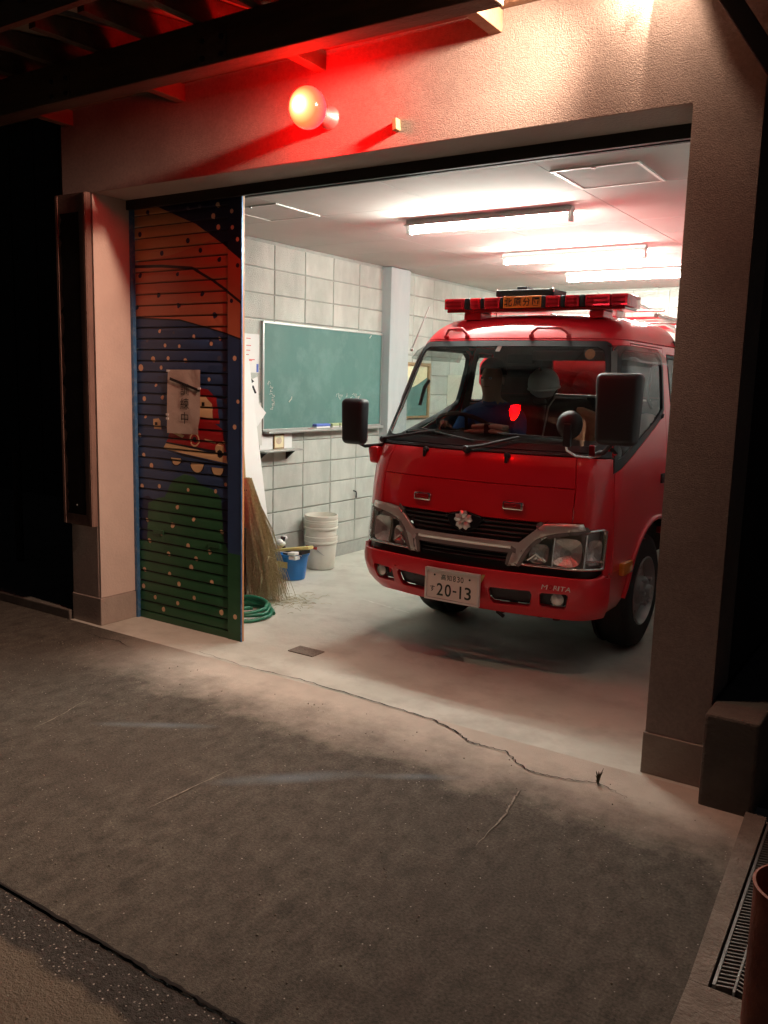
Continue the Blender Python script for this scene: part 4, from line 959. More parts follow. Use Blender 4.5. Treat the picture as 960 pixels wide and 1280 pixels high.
fl_by = {}
for f in bm.faces:
    lab = LAB[f[ly]]
    c_ = f.calc_center_median()
    side = 0 if lab in ('shell', 'roof', 'bumper', 'upper_grille', 'lower_grille', 'front_panel', 'hood', 'cowl', 'windshield_border', 'windshield', 'emblem_base', 'grille_trim') else (1 if c_.x > 0 else -1)
    if lab in ('window_frame', 'side_window'): side *= 1 if abs(c_.x) < uy(1.375, c_.y) else 2
    fl_by.setdefault((lab, side), []).append(f)
def panel(name, key, off, mats, thick, seam=.0045, parent=truck, sm=35, label=None):
    o = submesh(fl_by[key], ly, lambda u, v: S(u, v, off), False)
    bmesh.ops.remove_doubles(o, verts=o.verts, dist=1e-5); o.normal_update()
    bset = {v for e in o.edges if e.is_boundary for v in e.verts}; tm_ = {}
    for v in o.verts:
        if v in bset: continue
        c_ = [(e.calc_length(), e.other_vert(v)) for e in v.link_edges if e.other_vert(v) in bset and seam and e.calc_length() < .0135]
        if c_: tm_[v] = min(c_, key=lambda t: t[0])[1]
    if tm_: bmesh.ops.weld_verts(o, targetmap=tm_)
    bmesh.ops.dissolve_degenerate(o, dist=1e-5, edges=o.edges)
    o.normal_update()
    if seam:
        bd = {}
        for e in o.edges:
            if e.is_boundary:
                for v in e.verts: bd[v] = v.normal.copy()
        ret = bmesh.ops.inset_region(o, faces=list(o.faces), thickness=seam, depth=0, use_boundary=True, use_even_offset=False)
        for v, nn in bd.items():
            if v.is_valid and v.is_boundary: v.co -= nn * .006
    me_o = part(name, o, mats, parent, sm, label=label)
    if thick:
        md = me_o.modifiers.new('thickness', 'SOLIDIFY'); md.thickness = thick; md.offset = -1
        if isinstance(mats, list) and len(mats) > 1: md.material_offset = 1; md.material_offset_rim = 0
    return me_o
RP = ['red_paint', 'cab_lining']
panel('cab_shell', ('shell', 0), 0, RP, .02); panel('roof', ('roof', 0), 0, RP, .02)
panel('front_panel', ('front_panel', 0), .002, RP, .02); panel('hood', ('hood', 0), .002, RP, .02)
bump_o = panel('bumper', ('bumper', 0), .022, 'bumper_red', .035, .006)
gl = panel('lower_grille', ('lower_grille', 0), -.022, 'black_grille', 0, 0); gu = panel('upper_grille', ('upper_grille', 0), -.028, 'black_grille', 0, 0)
panel('emblem_base', ('emblem_base', 0), .006, 'black_grille', .03, .006)
panel('grille_trim', ('grille_trim', 0), .012, 'satin_chrome', .022, 0)
panel('cowl', ('cowl', 0), .004, 'black_plastic', .03); panel('windshield_border', ('windshield_border', 0), .003, 'black_plastic', .012, .003)
panel('windshield', ('windshield', 0), -.001, 'windshield_glass', 0, 0)
for s in (1, -1):
    panel('corner_panel', ('corner_panel', s), .001, RP, .02)
    panel('bumper_intake', ('bumper_intake', s), -.006, 'black_grille', 0, 0, bump_o); panel('fog_recess', ('fog_recess', s), -.006, 'black_plastic', 0, 0, bump_o)
    d_ = panel('door', ('door', s), .001, RP, .025)
    panel('window_frame', ('window_frame', s), .003, 'black_plastic', .03, .003, d_); panel('side_window', ('side_window', s), -.006, 'side_glass', 0, 0, d_)
    panel('quarter_window_frame', ('window_frame', 2 * s), .003, 'black_plastic', .02, .003); panel('quarter_window', ('side_window', 2 * s), -.004, 'side_glass', 0, 0)
    hl = panel('headlight', ('headlight', s), .005, 'lamp_glass', 0, 0)
    # housing behind the lens with reflectors
    hb = submesh(fl_by[('headlight', s)], ly, lambda u, v: S(u, v, -.055), False); part('lamp_housing', hb, 'lamp_housing', hl, 40)
    hb = submesh(fl_by[('headlight', s)], ly, lambda u, v: S(u, v, .002), False)
    bmesh.ops.remove_doubles(hb, verts=hb.verts, dist=1e-5)
    bmesh.ops.inset_region(hb, faces=list(hb.faces), thickness=.012, depth=0, use_boundary=True)
    inner = [f for f in hb.faces if not any(e.is_boundary for e in f.edges)]
    bmesh.ops.delete(hb, geom=inner, context='FACES'); o = part('lamp_bezel', hb, 'chrome', hl, 40)
    md = o.modifiers.new('depth', 'SOLIDIFY'); md.thickness = .05; md.offset = -1
    def bowl(u, v, ru, rv, nm, off=-.012, dep=.035):
        hb = B(); N_ = 20; M_ = 6; rr = []
        for j in range(M_ + 1):
            t_ = j / M_; ring = []
            for k in range(N_):
                a = 2 * PI * k / N_; ce = math.copysign(abs(math.cos(a)) ** .6, math.cos(a)); se = math.copysign(abs(math.sin(a)) ** .6, math.sin(a))
                ring.append(hb.verts.new(S(s * (u + ru * t_ * ce), v + rv * t_ * se, off - dep * (1 - t_ * t_) + (.0025 if k % 2 else 0) * t_)))
            rr.append(ring)
        for a_, b_ in zip(rr, rr[1:]):
            for k in range(N_): hb.faces.new((a_[k], a_[(k + 1) % N_], b_[(k + 1) % N_], b_[k]))
        part(nm, hb, 'lamp_reflector', hl)
    bowl(.61, .745, .085, .078, 'reflector'); bowl(.46, .725, .052, .055, 'reflector'); bowl(.77, .75, .05, .07, 'reflector')
    hb = B(); ball(hb, S(s * .46, .728, -.025), .022); ball(hb, S(s * .61, .745, -.03), .018); ball(hb, S(s * .77, .79, -.02), .016); part('bulb', hb, 'lamp_glass', hl, 60)
    hb = B(); tube(hb, [S(s * .40, .685, -.005), S(s * .445, .725, -.003), S(s * .50, .685, -.005)], .008, 6); tube(hb, [S(s * .535, .66, -.004), S(s * .535, .825, -.004)], .007, 6); tube(hb, [S(s * .71, .66, -.004), S(s * .71, .85, -.004)], .008, 6); tube(hb, [S(s * .72, .70, -.004), S(s * .84, .70, -.004)], .007, 6); part('lamp_divider', hb, 'chrome', hl)
    # fog lamp
    hb = B(); lathe(hb, [(.034, 0), (.034, .02), (.030, .024), (.0, .028)], S(s * .585, .482, -.004), (s * .12, -1, 0), 20); part('fog_lamp', hb, 'lamp_reflector', bump_o, 40)
    hb = B(); lathe(hb, [(.037, .012), (.037, .026), (.033, .026)], S(s * .585, .482, -.004), (s * .12, -1, 0), 20, cap=False); part('fog_ring', hb, 'chrome', bump_o)
    # small warning lamp on the front panel
    c0 = S(s * .295, .98, 0)
    wl = part('warning_lamp', (lambda b: (obox(b, c0 + Vector((0, -.012, 0)), (.062, s * .006, 0), (0, .014, 0), (0, .001, .025), .012), b)[1])(B()), 'chrome', truck, 40)
    hb = B(); obox(hb, c0 + Vector((0, -.026, 0)), (.050, s * .005, 0), (0, .006, 0), (0, 0, .016), .005); part('lens', hb, 'red_lens', wl, 40)
    # wheel arch lip and amber marker
    hb = B(); P = [S(s * uy(1.08 + .525 * math.cos(a), .37 + .48 * math.sin(a)), .37 + .48 * math.sin(a), .006) for a in [k * PI / 24 for k in range(1, 24)]]; tube(hb, P, .016, 8); part('arch_lip', hb, 'red_paint', truck, 60)
    hb = B(); p = S(s * uy(.50, .625), .625, .016); obox(hb, p, (.018, 0, 0), (0, .085, .0), (0, 0, .038), .012); part('side_marker', hb, 'amber', truck, 40)
    # wheel
    wc = Vector((XC + s * .66, YF + 1.08, .37)); ax = (s, 0, 0)
    w_ = part('wheel', (lambda b: (lathe(b, [(.19, -.10), (.30, -.105), (.355, -.085), (.37, -.05), (.37, .05), (.355, .085), (.30, .105), (.225, .10), (.215, .085)], wc, ax, 40, cap=False), b)[1])(B()), 'rubber', truck, 50)
    hb = B(); lathe(hb, [(.218, .098), (.222, .104), (.214, .108), (.205, .085), (.195, .045), (.17, .04), (.155, .055), (.12, .062), (.095, .066), (.09, .10), (.075, .115), (.045, .12), (.04, .15), (0, .152)], wc, ax, 40, cap=False); part('rim', hb, 'wheel_steel', w_, 35)
    hb = B()
    for k in range(6):
        a = k * PI / 3 + .3; lathe(hb, [(.028, .0), (.028, .008)], wc + Vector((s * .051, math.cos(a) * .143, math.sin(a) * .143)), ax, 14)
    part('rim_hole', hb, 'black_grille', w_, kind='stuff')
    for k in range(6):
        a = k * PI / 3; hb = B(); lathe(hb, [(.016, .0), (.016, .03), (.010, .036), (0, .036)], wc + Vector((s * .10, math.cos(a) * .083, math.sin(a) * .083)), ax, 6); part('wheel_nut', hb, 'steel', w_)
    hb = B(); lathe(hb, [(.36, -.02), (.36, .0), (0, 0)], wc - Vector((s * .10, 0, 0)), ax, 24); part('brake_drum', hb, 'undercarriage', w_)
    rw = wc + Vector((0, 2.55, 0)); w2 = part('wheel', (lambda b: (lathe(b, [(.0, -.10), (.30, -.105), (.355, -.085), (.37, -.05), (.37, .05), (.355, .085), (.30, .105), (.21, .10), (.20, .02), (0, .0)], rw, ax, 32, cap=False), b)[1])(B()), 'rubber', truck, 50)
    # door handle
    hb = B(); p = S(s * uy(1.20, 1.09), 1.09, .006); obox(hb, p, (.012, 0, 0), (0, .07, 0), (0, 0, .03), .008); part('door_handle', hb, 'black_plastic', d_, 40)
    # rain visor over the window
    hb = B(); V = []
    for t_ in [k / 14 for k in range(15)]:
        y = .555 + t_ * .73; u_ = s * uy(y, 1.885); u2 = s * uy(y + .0, 1.80)
        V.append((hb.verts.new(S(u_, 1.888, .004)), hb.verts.new(S(s * uy(min(y + .0, 1.30), 1.84), 1.84, .035)), hb.verts.new(S(u2, 1.79, .045))))
    for a_, b_ in zip(V, V[1:]): hb.faces.new((a_[0], b_[0], b_[1], a_[1])); hb.faces.new((a_[1], b_[1], b_[2], a_[2]))
    part('rain_visor', hb, 'visor_smoke', d_, 60)
bm.free()
# roof cap, rear closing panel
hb = B(); hb.faces.new([hb.verts.new(S0(-1.5 + 3.0 * i / 60, 2.299)) for i in range(61)]); part('roof_cap', hb, 'red_paint', truck)
hb = B(); VV = [1.84 + .02 * i for i in range(24)]; yb = YF + YR - .004
hb.faces.new([hb.verts.new((XC + fw(v) - .003, yb, fz(v) - .002)) for v in VV] + [hb.verts.new((XC - fw(v) + .003, yb, fz(v) - .002)) for v in VV[::-1]]); part('rear_panel', hb, 'red_paint', truck)
hb = B(); hb.faces.new([hb.verts.new(S0(-1.5 + 3.0 * i / 60, 1.93) * 1.0) for i in range(61)]); part('headliner', hb, 'cab_lining', truck)
# grille bars
for k, v in enumerate((.800, .826, .852, .878)):
    hw_ = (.35, .39, .42, .45)[k]; hb = B()
    tube(hb, [S(-hw_ + 2 * hw_ * i / 24, v, -.012) for i in range(25)], .0065, 6, flat=1.3); part('grille_bar', hb, 'black_plastic', gu, 60)
for k, v in enumerate((.668, .690, .712)):
    hw_ = (.29, .295, .30)[k]; hb = B(); tube(hb, [S(-hw_ + 2 * hw_ * i / 20, v, -.010) for i in range(21)], .006, 6); part('grille_bar', hb, 'black_grille', gl, 60)
# cherry blossom emblem
em = None; e0 = S(0, .868, .012)
hb = B(); lathe(hb, [(.012, 0), (.012, .014), (0, .017)], e0, (0, -1, 0), 12); em = part('flower_emblem', hb, 'satin_chrome', truck, 50)
for k in range(5):
    a = PI / 2 + k * 2 * PI / 5; hb = B(); d = Vector((math.cos(a), 0, math.sin(a))); t_ = Vector((-math.sin(a), 0, math.cos(a)))
    ol = [(.008, 0), (.022, -.017), (.040, -.024), (.058, -.016), (.054, 0), (.058, .016), (.040, .024), (.022, .017)]
    c0 = hb.verts.new(e0 + d * .036 + Vector((0, -.020, 0))); rg = [hb.verts.new(e0 + d * r * .98 + t_ * q + Vector((0, -.006, 0))) for r, q in ol]; rb = [hb.verts.new(e0 + d * r * .98 + t_ * q + Vector((0, .003, 0))) for r, q in ol]
    for i in range(8): hb.faces.new((c0, rg[(i + 1) % 8], rg[i])); hb.faces.new((rg[i], rg[(i + 1) % 8], rb[(i + 1) % 8], rb[i]))
    bmesh.ops.recalc_face_normals(hb, faces=hb.faces); part('petal', hb, 'satin_chrome', em)
# number plate
px, pz, py = -2.33, .485, YF - .045
pl_ = part('number_plate', (lambda b: (box(b, px - .165, px + .165, py - .004, py, pz - .0825, pz + .0825, .0015), b)[1])(B()), 'plate_white', truck)
hb = B(); w = .012
for a in ((px - .178, px + .178, pz + .0835, pz + .095), (px - .178, px + .178, pz - .095, pz - .0835)): box(hb, a[0], a[1], py - .012, py + .012, a[2], a[3], .002)
for a in ((px - .178, px - .166), (px + .166, px + .178)): box(hb, a[0], a[1], py - .0115, py + .012, pz - .0834, pz + .0834, .002)
part('plate_frame', hb, 'plate_frame', pl_)
hb = B(); box(hb, px - .166, px + .166, py + .001, py + .03, pz - .084, pz + .084); part('plate_bracket', hb, 'black_plastic', pl_)
def plate_text(body, x, z, h, w=None, bold=0.0):
    t = fit(text_bm(body, bold=bold), w, h); o_ = B(); join(o_, t, XZ(px + x, py - .0048, pz + z)); part('plate_character', o_, 'plate_ink', pl_)
for ch, x, w in (('高', -.056, .032), ('知', -.018, .032), ('8', .016, .018), ('3', .042, .018), ('0', .066, .019)): plate_text(ch, x, .047, .034, w, .008)
plate_text('す', -.128, -.028, .036, .032, .012)
for ch, x, w in (('2', -.078, .042), ('0', -.024, .042), ('-', .020, .024), ('1', .058, .012), ('3', .106, .042)): plate_text(ch, x, -.028, .074 if ch != '-' else .010, w, .012)
for x in (-.115, .115):
    hb = B(); lathe(hb, [(.006, 0), (.006, .003), (0, .004)], (px + x, py - .004, pz + .055), (0, -1, 0), 8); part('plate_screw', hb, 'plate_ink', pl_)
# maker lettering on the bumper
for ch, u0, w_, mt in (('M', -.066, .030, 'white_ink'), ('O', -.034, .022, 'red_lens'), ('R', -.006, .022, 'white_ink'), ('I', .014, .007, 'white_ink'), ('T', .034, .024, 'white_ink'), ('A', .062, .026, 'white_ink')):
    t = fit(text_bm(ch), w=w_, h=.024); o_ = B()
    for v in t.verts: v.co = S(.578 + u0 + v.co.x + v.co.y * .2, .552 + v.co.y, .0258)
    join(o_, t); part('letter', o_, mt, bump_o)
hb = B(); q = [(.155, .575), (.175, .578), (.16, .545), (.15, .53), (.138, .535), (.145, .55)]; hb.faces.new([hb.verts.new(S(a, b_, .0255)) for a, b_ in q]); part('yellow_sticker', hb, 'sponge_yellow', bump_o)
# wipers, washer nozzles
for pts in ([(-.76, 1.275), (-.60, 1.30), (-.31, 1.352)], [(-.05, 1.262), (.05, 1.285), (.26, 1.345)]):
    hb = B(); tube(hb, [S(u, v, .03) for u, v in pts], [.012, .009, .006], 6); w_ = part('wiper_arm', hb, 'black_plastic', truck, 50)
    hb = B(); lathe(hb, [(.022, -.02), (.022, .03), (.012, .042), (0, .042)], S(*pts[0], .005), (0, -1, .35), 12); part('pivot', hb, 'black_plastic', w_)
    u0 = pts[2][0]; hb = B(); tube(hb, [S(u0 - .14 + .42 * i / 10, 1.366 - .05 * (i / 10) * (1 if u0 < 0 else .2), .014) for i in range(11)], .006, 6, flat=.7); part('wiper_blade', hb, 'rubber', w_)
for u in (-.34, .21):
    hb = B(); ball(hb, S(u, 1.245, .012), .020, 1, .8, .9, 10, 8); obox(hb, S(u, 1.225, .008), (.008, 0, 0), (0, .012, 0), (0, 0, .02), .003); part('washer_nozzle', hb, 'black_plastic', truck, 50)
# roof grips
for u0, u1 in ((-.535, -.335), (.185, .445)):
    hb = B(); a, b_ = S(u0, 1.935, .008), S(u1, 1.935, .008); up = Vector((0, -.02, .045))
    tube(hb, [a, a + up * .4 + (b_ - a) * .03, a + up + (b_ - a) * .18, a + up + (b_ - a) * .5, b_ + up - (b_ - a) * .18, b_ + up * .4 - (b_ - a) * .03, b_], .0085, 8)
    ball(hb, a, .017, u=10, v=8); ball(hb, b_, .017, u=10, v=8); part('roof_grip', hb, 'red_paint', truck, 50)
# stickers
hb = B(); ring = [hb.verts.new(S(.60 + .034 * math.cos(a), 1.835 + .030 * math.sin(a), .002)) for a in [k * PI / 9 for k in range(18)]]; hb.faces.new(ring); part('inspection_sticker', hb, 'leather_tan', truck)
hb = B(); hb.faces.new([hb.verts.new(S(a, b_, .002)) for a, b_ in ((-.055, 1.845), (-.02, 1.845), (-.012, 1.878), (-.045, 1.878))]); part('white_sticker', hb, 'grey_paper', truck)
# antenna
hb = B(); tube(hb, [(-3.055, 4.93, 1.86), (-2.97, 5.0, 2.146)], .0045, 6); ball(hb, (-3.052, 4.93, 1.862), .012, u=8, v=6); part('antenna', hb, 'white_paper', truck)
hb = B(); tube(hb, [(-2.578, 5.2, 2.08), (-2.578, 5.2, 2.262)], .004, 6); part('antenna', hb, 'white_paper', truck)
# mirrors
def mirror(c0, w_, h_, base, via, nm='side_mirror'):
    hb = B(); t_ = B(); box(t_, -w_ / 2, w_ / 2, -.045, .045, -h_ / 2, h_ / 2, .032, 4)
    for v in t_.verts:
        k = v.co.z / (h_ / 2); v.co.x *= 1 + .06 * k; v.co.y -= .02 * (1 - k * k) * (1 if v.co.y < 0 else 0)
    join(hb, t_, Matrix.Translation(c0)); o = part(nm, hb, 'black_plastic', truck, 50)
    hb = B(); box(hb, c0[0] - w_ / 2 + .018, c0[0] + w_ / 2 - .018, c0[1] + .044, c0[1] + .047, c0[2] - h_ / 2 + .02, c0[2] + h_ / 2 - .02); part('mirror_glass', hb, 'chrome', o)
    hb = B(); tube(hb, via, .012, 8); part('mirror_arm', hb, 'black_plastic', o, 50)
mirror((-3.195, 4.50, 1.392), .168, .29, None, [(-3.19, 4.52, 1.26), (-3.15, 4.55, 1.235), (-3.03, 4.60, 1.25)])
hb = B(); obox(hb, (-3.085, 4.605, 1.185), (.045, -.01, 0), (0, .055, 0), (-.01, 0, .055), .015); part('mirror_base', hb, 'red_paint', truck, 50)
mirror((-1.41, 4.26, 1.542), .222, .36, None, [(-1.44, 4.29, 1.37), (-1.50, 4.34, 1.315), (-1.575, 4.44, 1.295), (-1.60, 4.58, 1.30)])
hb = B(); tube(hb, [(-1.70, 4.30, 1.37), (-1.695, 4.32, 1.315), (-1.66, 4.36, 1.285), (-1.60, 4.42, 1.277), (-1.575, 4.50, 1.285)], .0075, 8); part('mirror_bracket', hb, 'chrome', truck, 50)
hb = B(); lathe(hb, [(.0, -.045), (.04, -.043), (.068, -.02), (.074, .0), (.070, .006), (0, .008)], (-1.665, 4.27, 1.452), (.15, 1, -.1), 28); o = part('round_mirror', hb, 'black_plastic', truck, 40)
hb = B(); lathe(hb, [(.066, .007), (.074, .002), (.076, -.004)], (-1.665, 4.27, 1.452), (.15, 1, -.1), 28, cap=False); part('mirror_rim', hb, 'chrome', o)
hb = B(); obox(hb, (-1.66, 4.23, 1.40), (.022, 0, 0), (0, .012, 0), (0, 0, .06), .006); part('mirror_stem', hb, 'black_plastic', o)
hb = B(); obox(hb, (-1.585, 4.40, 1.315), (.016, 0, 0), (0, .01, 0), (0, 0, .03), .006); part('marker_lens', hb, 'red_lens', o)
# light bar
LBY = 5.10
lb = part('light_bar', (lambda b: (box(b, -2.83, -1.655, LBY - .11, LBY + .11, 2.100, 2.118, .004), b)[1])(B()), 'red_lens', truck)
def seg(x0, x1, mt, nm, taper=0):
    hb = B(); box(hb, x0, x1, LBY - .125, LBY + .125, 2.1185, 2.188, .008); o = part(nm, hb, mt, lb, 40); return o
for x0, x1 in ((-2.845, -2.70), (-2.66, -2.585), (-2.56, -2.45), (-2.145, -2.05), (-2.02, -1.93), (-1.895, -1.74), (-1.738, -1.638)): 
    o = seg(x0, x1, 'lightbar_red', 'red_lens_section')
    hb = B(); box(hb, x0 + .015, x1 - .015, LBY - .131, LBY - .126, 2.135, 2.145); box(hb, x0 + .015, x1 - .015, LBY - .131, LBY - .126, 2.158, 2.168); part('lens_rib', hb, 'red_lens', o)
for x0, x1 in ((-2.699, -2.661), (-2.584, -2.561), (-2.449, -2.431), (-2.167, -2.146), (-2.049, -2.021), (-1.929, -1.896)): seg(x0, x1, 'black_plastic', 'divider')
hb = B(); box(hb, -2.43, -2.168, LBY - .115, LBY + .12, 2.1185, 2.192, .004); o = part('name_sign', hb, 'black_plastic', lb)
hb = B(); box(hb, -2.426, -2.172, LBY - .122, LBY - .1155, 2.120, 2.190, .002); o2 = part('orange_face', hb, 'sign_orange', o)
for k, ch in enumerate('北原分団'):
    t = fit(text_bm(ch, bold=.02), h=.050); hb = B(); join(hb, t, XZ(-2.391 + k * .0615, LBY - .1230, 2.155)); part('sign_character', hb, 'ink', o2) if False else part('sign_character', hb, 'ink', o)
hb = B(); box(hb, -2.49, -2.10, LBY - .10, LBY + .10, 2.193, 2.232, .006); box(hb, -2.37, -2.30, LBY - .05, LBY + .05, 2.233, 2.256, .004); part('speaker_box', hb, 'black_plastic', lb)
hb = B(); lathe(hb, [(.012, 0), (.012, .02), (0, .02)], (-2.105, LBY - .105, 2.222), (0, -1, 0), 10); part('speaker_knob', hb, 'chrome', lb)
for x0, x1 in ((-2.72, -2.60), (-1.88, -1.79)):
    hb = B(); box(hb, x0, x1, LBY - .08, LBY + .08, 2.055, 2.0995, .005); part('bar_foot', hb, 'bumper_red', lb)
hb = B(); box(hb, -2.40, -2.28, 5.25, 5.40, 2.085, 2.14, .012); part('roof_box', hb, 'white_paper', truck)
hb = B(); box(hb, -1.93, -1.80, 5.28, 5.42, 2.075, 2.125, .01); part('roof_box', hb, 'fixture_white', truck)
# rear body, ladder rack, pipes
hb = B(); box(hb, -3.08, -1.54, YF + 1.86, YF + 4.7, .62, 1.86, .02); rb = part('rear_body', hb, 'red_paint', truck, 40)
for s, x in ((1, -1.535), (-1, -3.085)):
    for k in range(2):
        hb = B(); box(hb, min(x, x + s * .008), max(x, x + s * .008), YF + 2.0 + k * 1.3, YF + 3.2 + k * 1.3, .80, 1.72, .003); part('locker_door', hb, 'galvanised', rb)
hb = B(); box(hb, -2.75, -1.87, YF + .3, YF + 4.6, .38, .60); box(hb, -2.95, -1.67, YF + 1.0, YF + 1.16, .30, .44); part('chassis', hb, 'undercarriage', truck)
hb = B(); box(hb, -2.95, -1.67, YF + .16, YF + 1.7, .56, .72); part('cab_floor', hb, 'undercarriage', truck)
hb = B(); tube(hb, [(-2.1, YF + .16, .34), (-2.1, YF + .35, .36)], .018, 8); tube(hb, [(-2.12, YF + .14, .40), (-2.12, YF + .14, .33), (-2.08, YF + .14, .31)], .012, 8); tube(hb, [(-1.78, YF + .2, .38), (-1.78, YF + .2, .33)], .022, 8); tube(hb, [(-1.88, YF + .2, .38), (-1.88, YF + .2, .33)], .018, 8); tube(hb, [(-2.65, YF + .2, .37), (-2.60, YF + .2, .33)], .02, 8); part('tow_hook', hb, 'undercarriage', truck)
lr = None
hb = B()
for x in (-2.72, -2.62): tube(hb, [(x, 6.2, 2.17), (x, 9.0, 2.17)], .018, 8)
for x in (-2.12, -1.80): tube(hb, [(x, 6.1, 2.15), (x, 9.0, 2.15)], .017, 8)
tube(hb, [(-2.03, 6.1, 2.13), (-2.08, 6.25, 2.29), (-1.86, 6.6, 2.17)], .012, 8); tube(hb, [(-2.10, 6.3, 2.20), (-1.80, 6.3, 2.20)], .010, 8); tube(hb, [(-2.0, 6.1, 2.10), (-1.60, 6.1, 2.10), (-1.60, 9, 2.10)], .012, 8); part('ladder_rack', hb, 'chrome', truck, 50)
hb = B()
for k in range(9): tube(hb, [(-2.12, 6.3 + k * .3, 2.15), (-1.80, 6.3 + k * .3, 2.15)], .011, 6)
part('ladder_rung', hb, 'chrome', truck, 50, kind='stuff')
for x in (-2.95, -1.68):
    hb = B(); tube(hb, [(x, 6.22, 1.86), (x, 6.22, 2.12), (x, 6.5, 2.14), (x, 9.0, 2.14)], .016, 8); tube(hb, [(x, 7.5, 1.86), (x, 7.5, 2.14)], .014, 8); tube(hb, [(x, 8.9, 1.86), (x, 8.9, 2.14)], .014, 8); part('rear_rail', hb, 'chrome', truck, 50)
hb = B()
for k in range(26):
    P = [(-1.86 + .14 * math.cos(a) , 6.35 + k * .012, 2.06 + .05 * math.sin(a)) for a in (0, 1.2, 2.4)]
    tube(hb, P, .01, 5)
part('hose_bundle', hb, 'fixture_white', truck, kind='stuff')
hb = B(); tube(hb, [(-3.09, 6.10, 1.60), (-3.12, 6.07, 1.66), (-3.12, 6.07, 1.80), (-3.09, 6.10, 1.86)], .013, 8); part('grab_rail', hb, 'bumper_red', truck, 50)
# cab interior
hb = B(); prism(hb, [(XC - .68, YF + .26, 1.24), (XC - .68, YF + .30, 1.315), (XC - .68, YF + .62, 1.345), (XC - .68, YF + .70, 1.28), (XC - .68, YF + .70, .95), (XC - .68, YF + .30, .95)], (1.36, 0, 0)); part('dashboard', hb, 'cab_trim', truck, 40)
hb = B()
for k in range(14): box(hb, XC - .62 + .02 * k, XC - .612 + .02 * k, YF + .36, YF + .56, 1.326, 1.338)
part('dash_vent', hb, 'black_plastic', truck)
hb = B(); prism(hb, [(XC - .70, YR + YF - .06, .7), (XC + .70, YR + YF - .06, .7), (XC + .70, YR + YF - .06, 1.585), (XC - .70, YR + YF - .06, 1.585)], (0, .03, 0))
box(hb, XC - .685, XC - .20, YF + YR - .06, YF + YR - .03, 1.586, 1.97); box(hb, XC + .26, XC + .685, YF + YR - .06, YF + YR - .03, 1.586, 1.97); box(hb, XC - .199, XC + .259, YF + YR - .06, YF + YR - .03, 1.845, 2.0); part('cab_rear_wall', hb, 'cab_trim', truck)
hb = B(); box(hb, XC - .20, XC + .26, YF + YR - .085, YF + YR - .061, 1.572, 1.592, .004); part('rear_sill', hb, 'alu', truck)
hb = B(); box(hb, XC - .198, XC + .258, YF + YR - .05, YF + YR - .044, 1.592, 1.844); part('rear_window', hb, 'visor_smoke', truck)
for x, w_ in ((XC - .40, .25), (XC + .06, .19), (XC + .46, .23)):
    hb = B(); box(hb, x - w_, x + w_, YF + 1.02, YF + 1.42, .98, 1.10, .04, 3); st = part('seat', hb, 'cab_trim', truck, 50)
    hb = B(); t_ = B(); box(t_, -w_, w_, -.05, .05, 0, .52, .04, 3); join(hb, t_, Matrix.Translation((x, YF + 1.40, 1.06)) @ Matrix.Rotation(math.radians(-10), 4, 'X')); part('seat_back', hb, 'cab_trim', st, 50)
    if x > XC: hb = B(); tube(hb, [(x - w_ + .02, YF + 1.33, 1.2), (x - w_ + .03, YF + 1.42, 1.5), (x - w_ + .07, YF + 1.44, 1.57), (x + w_ - .08, YF + 1.44, 1.57)], .006, 6); part('seat_piping', hb, 'grey_paper', st)
sw = Vector((XC - .38, YF + .74, 1.345)); ax = Vector((0, .55, .83)).normalized()
u_, w_, d = frame_of(ax); hb = B(); tube(hb, [sw + (u_ * math.cos(k * PI / 16) + w_ * math.sin(k * PI / 16)) * .205 for k in range(32)], .014, 10, closed=True); st = part('steering_wheel', hb, 'black_plastic', truck, 60)
hb = B(); lathe(hb, [(.06, -.03), (.07, 0), (.05, .02), (0, .02)], sw - ax * .03, ax, 16)
for a in (.3, 2.4, 4.2): tube(hb, [sw - ax * .02, sw + (u_ * math.cos(a) + w_ * math.sin(a)) * .2], .011, 6)
tube(hb, [sw - ax * .04, sw - ax * .35], .03, 8); part('wheel_hub', hb, 'black_plastic', st, 50)
for s, x in ((-1, XC - .70), (1, XC + .715)):
    pass
hb = B(); tube(hb, [(-2.935, 4.86, 1.50), (-2.915, 4.88, 1.62), (-2.925, 4.95, 1.66)], .012, 8); part('pillar_handle', hb, 'black_plastic', truck, 50)
hb = B(); tube(hb, [(-1.63, 5.66, 1.80), (-1.66, 5.62, 1.78), (-1.67, 5.58, 1.60), (-1.64, 5.60, 1.52)], .012, 8); part('pillar_handle', hb, 'black_plastic', truck, 50)
hb = B(); box(hb, XC - .08, XC + .10, YF + .66, YF + .70, 1.78, 1.84, .01); part('rear_view_mirror', hb, 'black_plastic', truck, 50)
hb = B(); box(hb, XC + .12, XC + .62, YF + .60, YF + .615, 1.80, 1.86, .006); part('sun_visor', hb, 'cab_lining', truck)
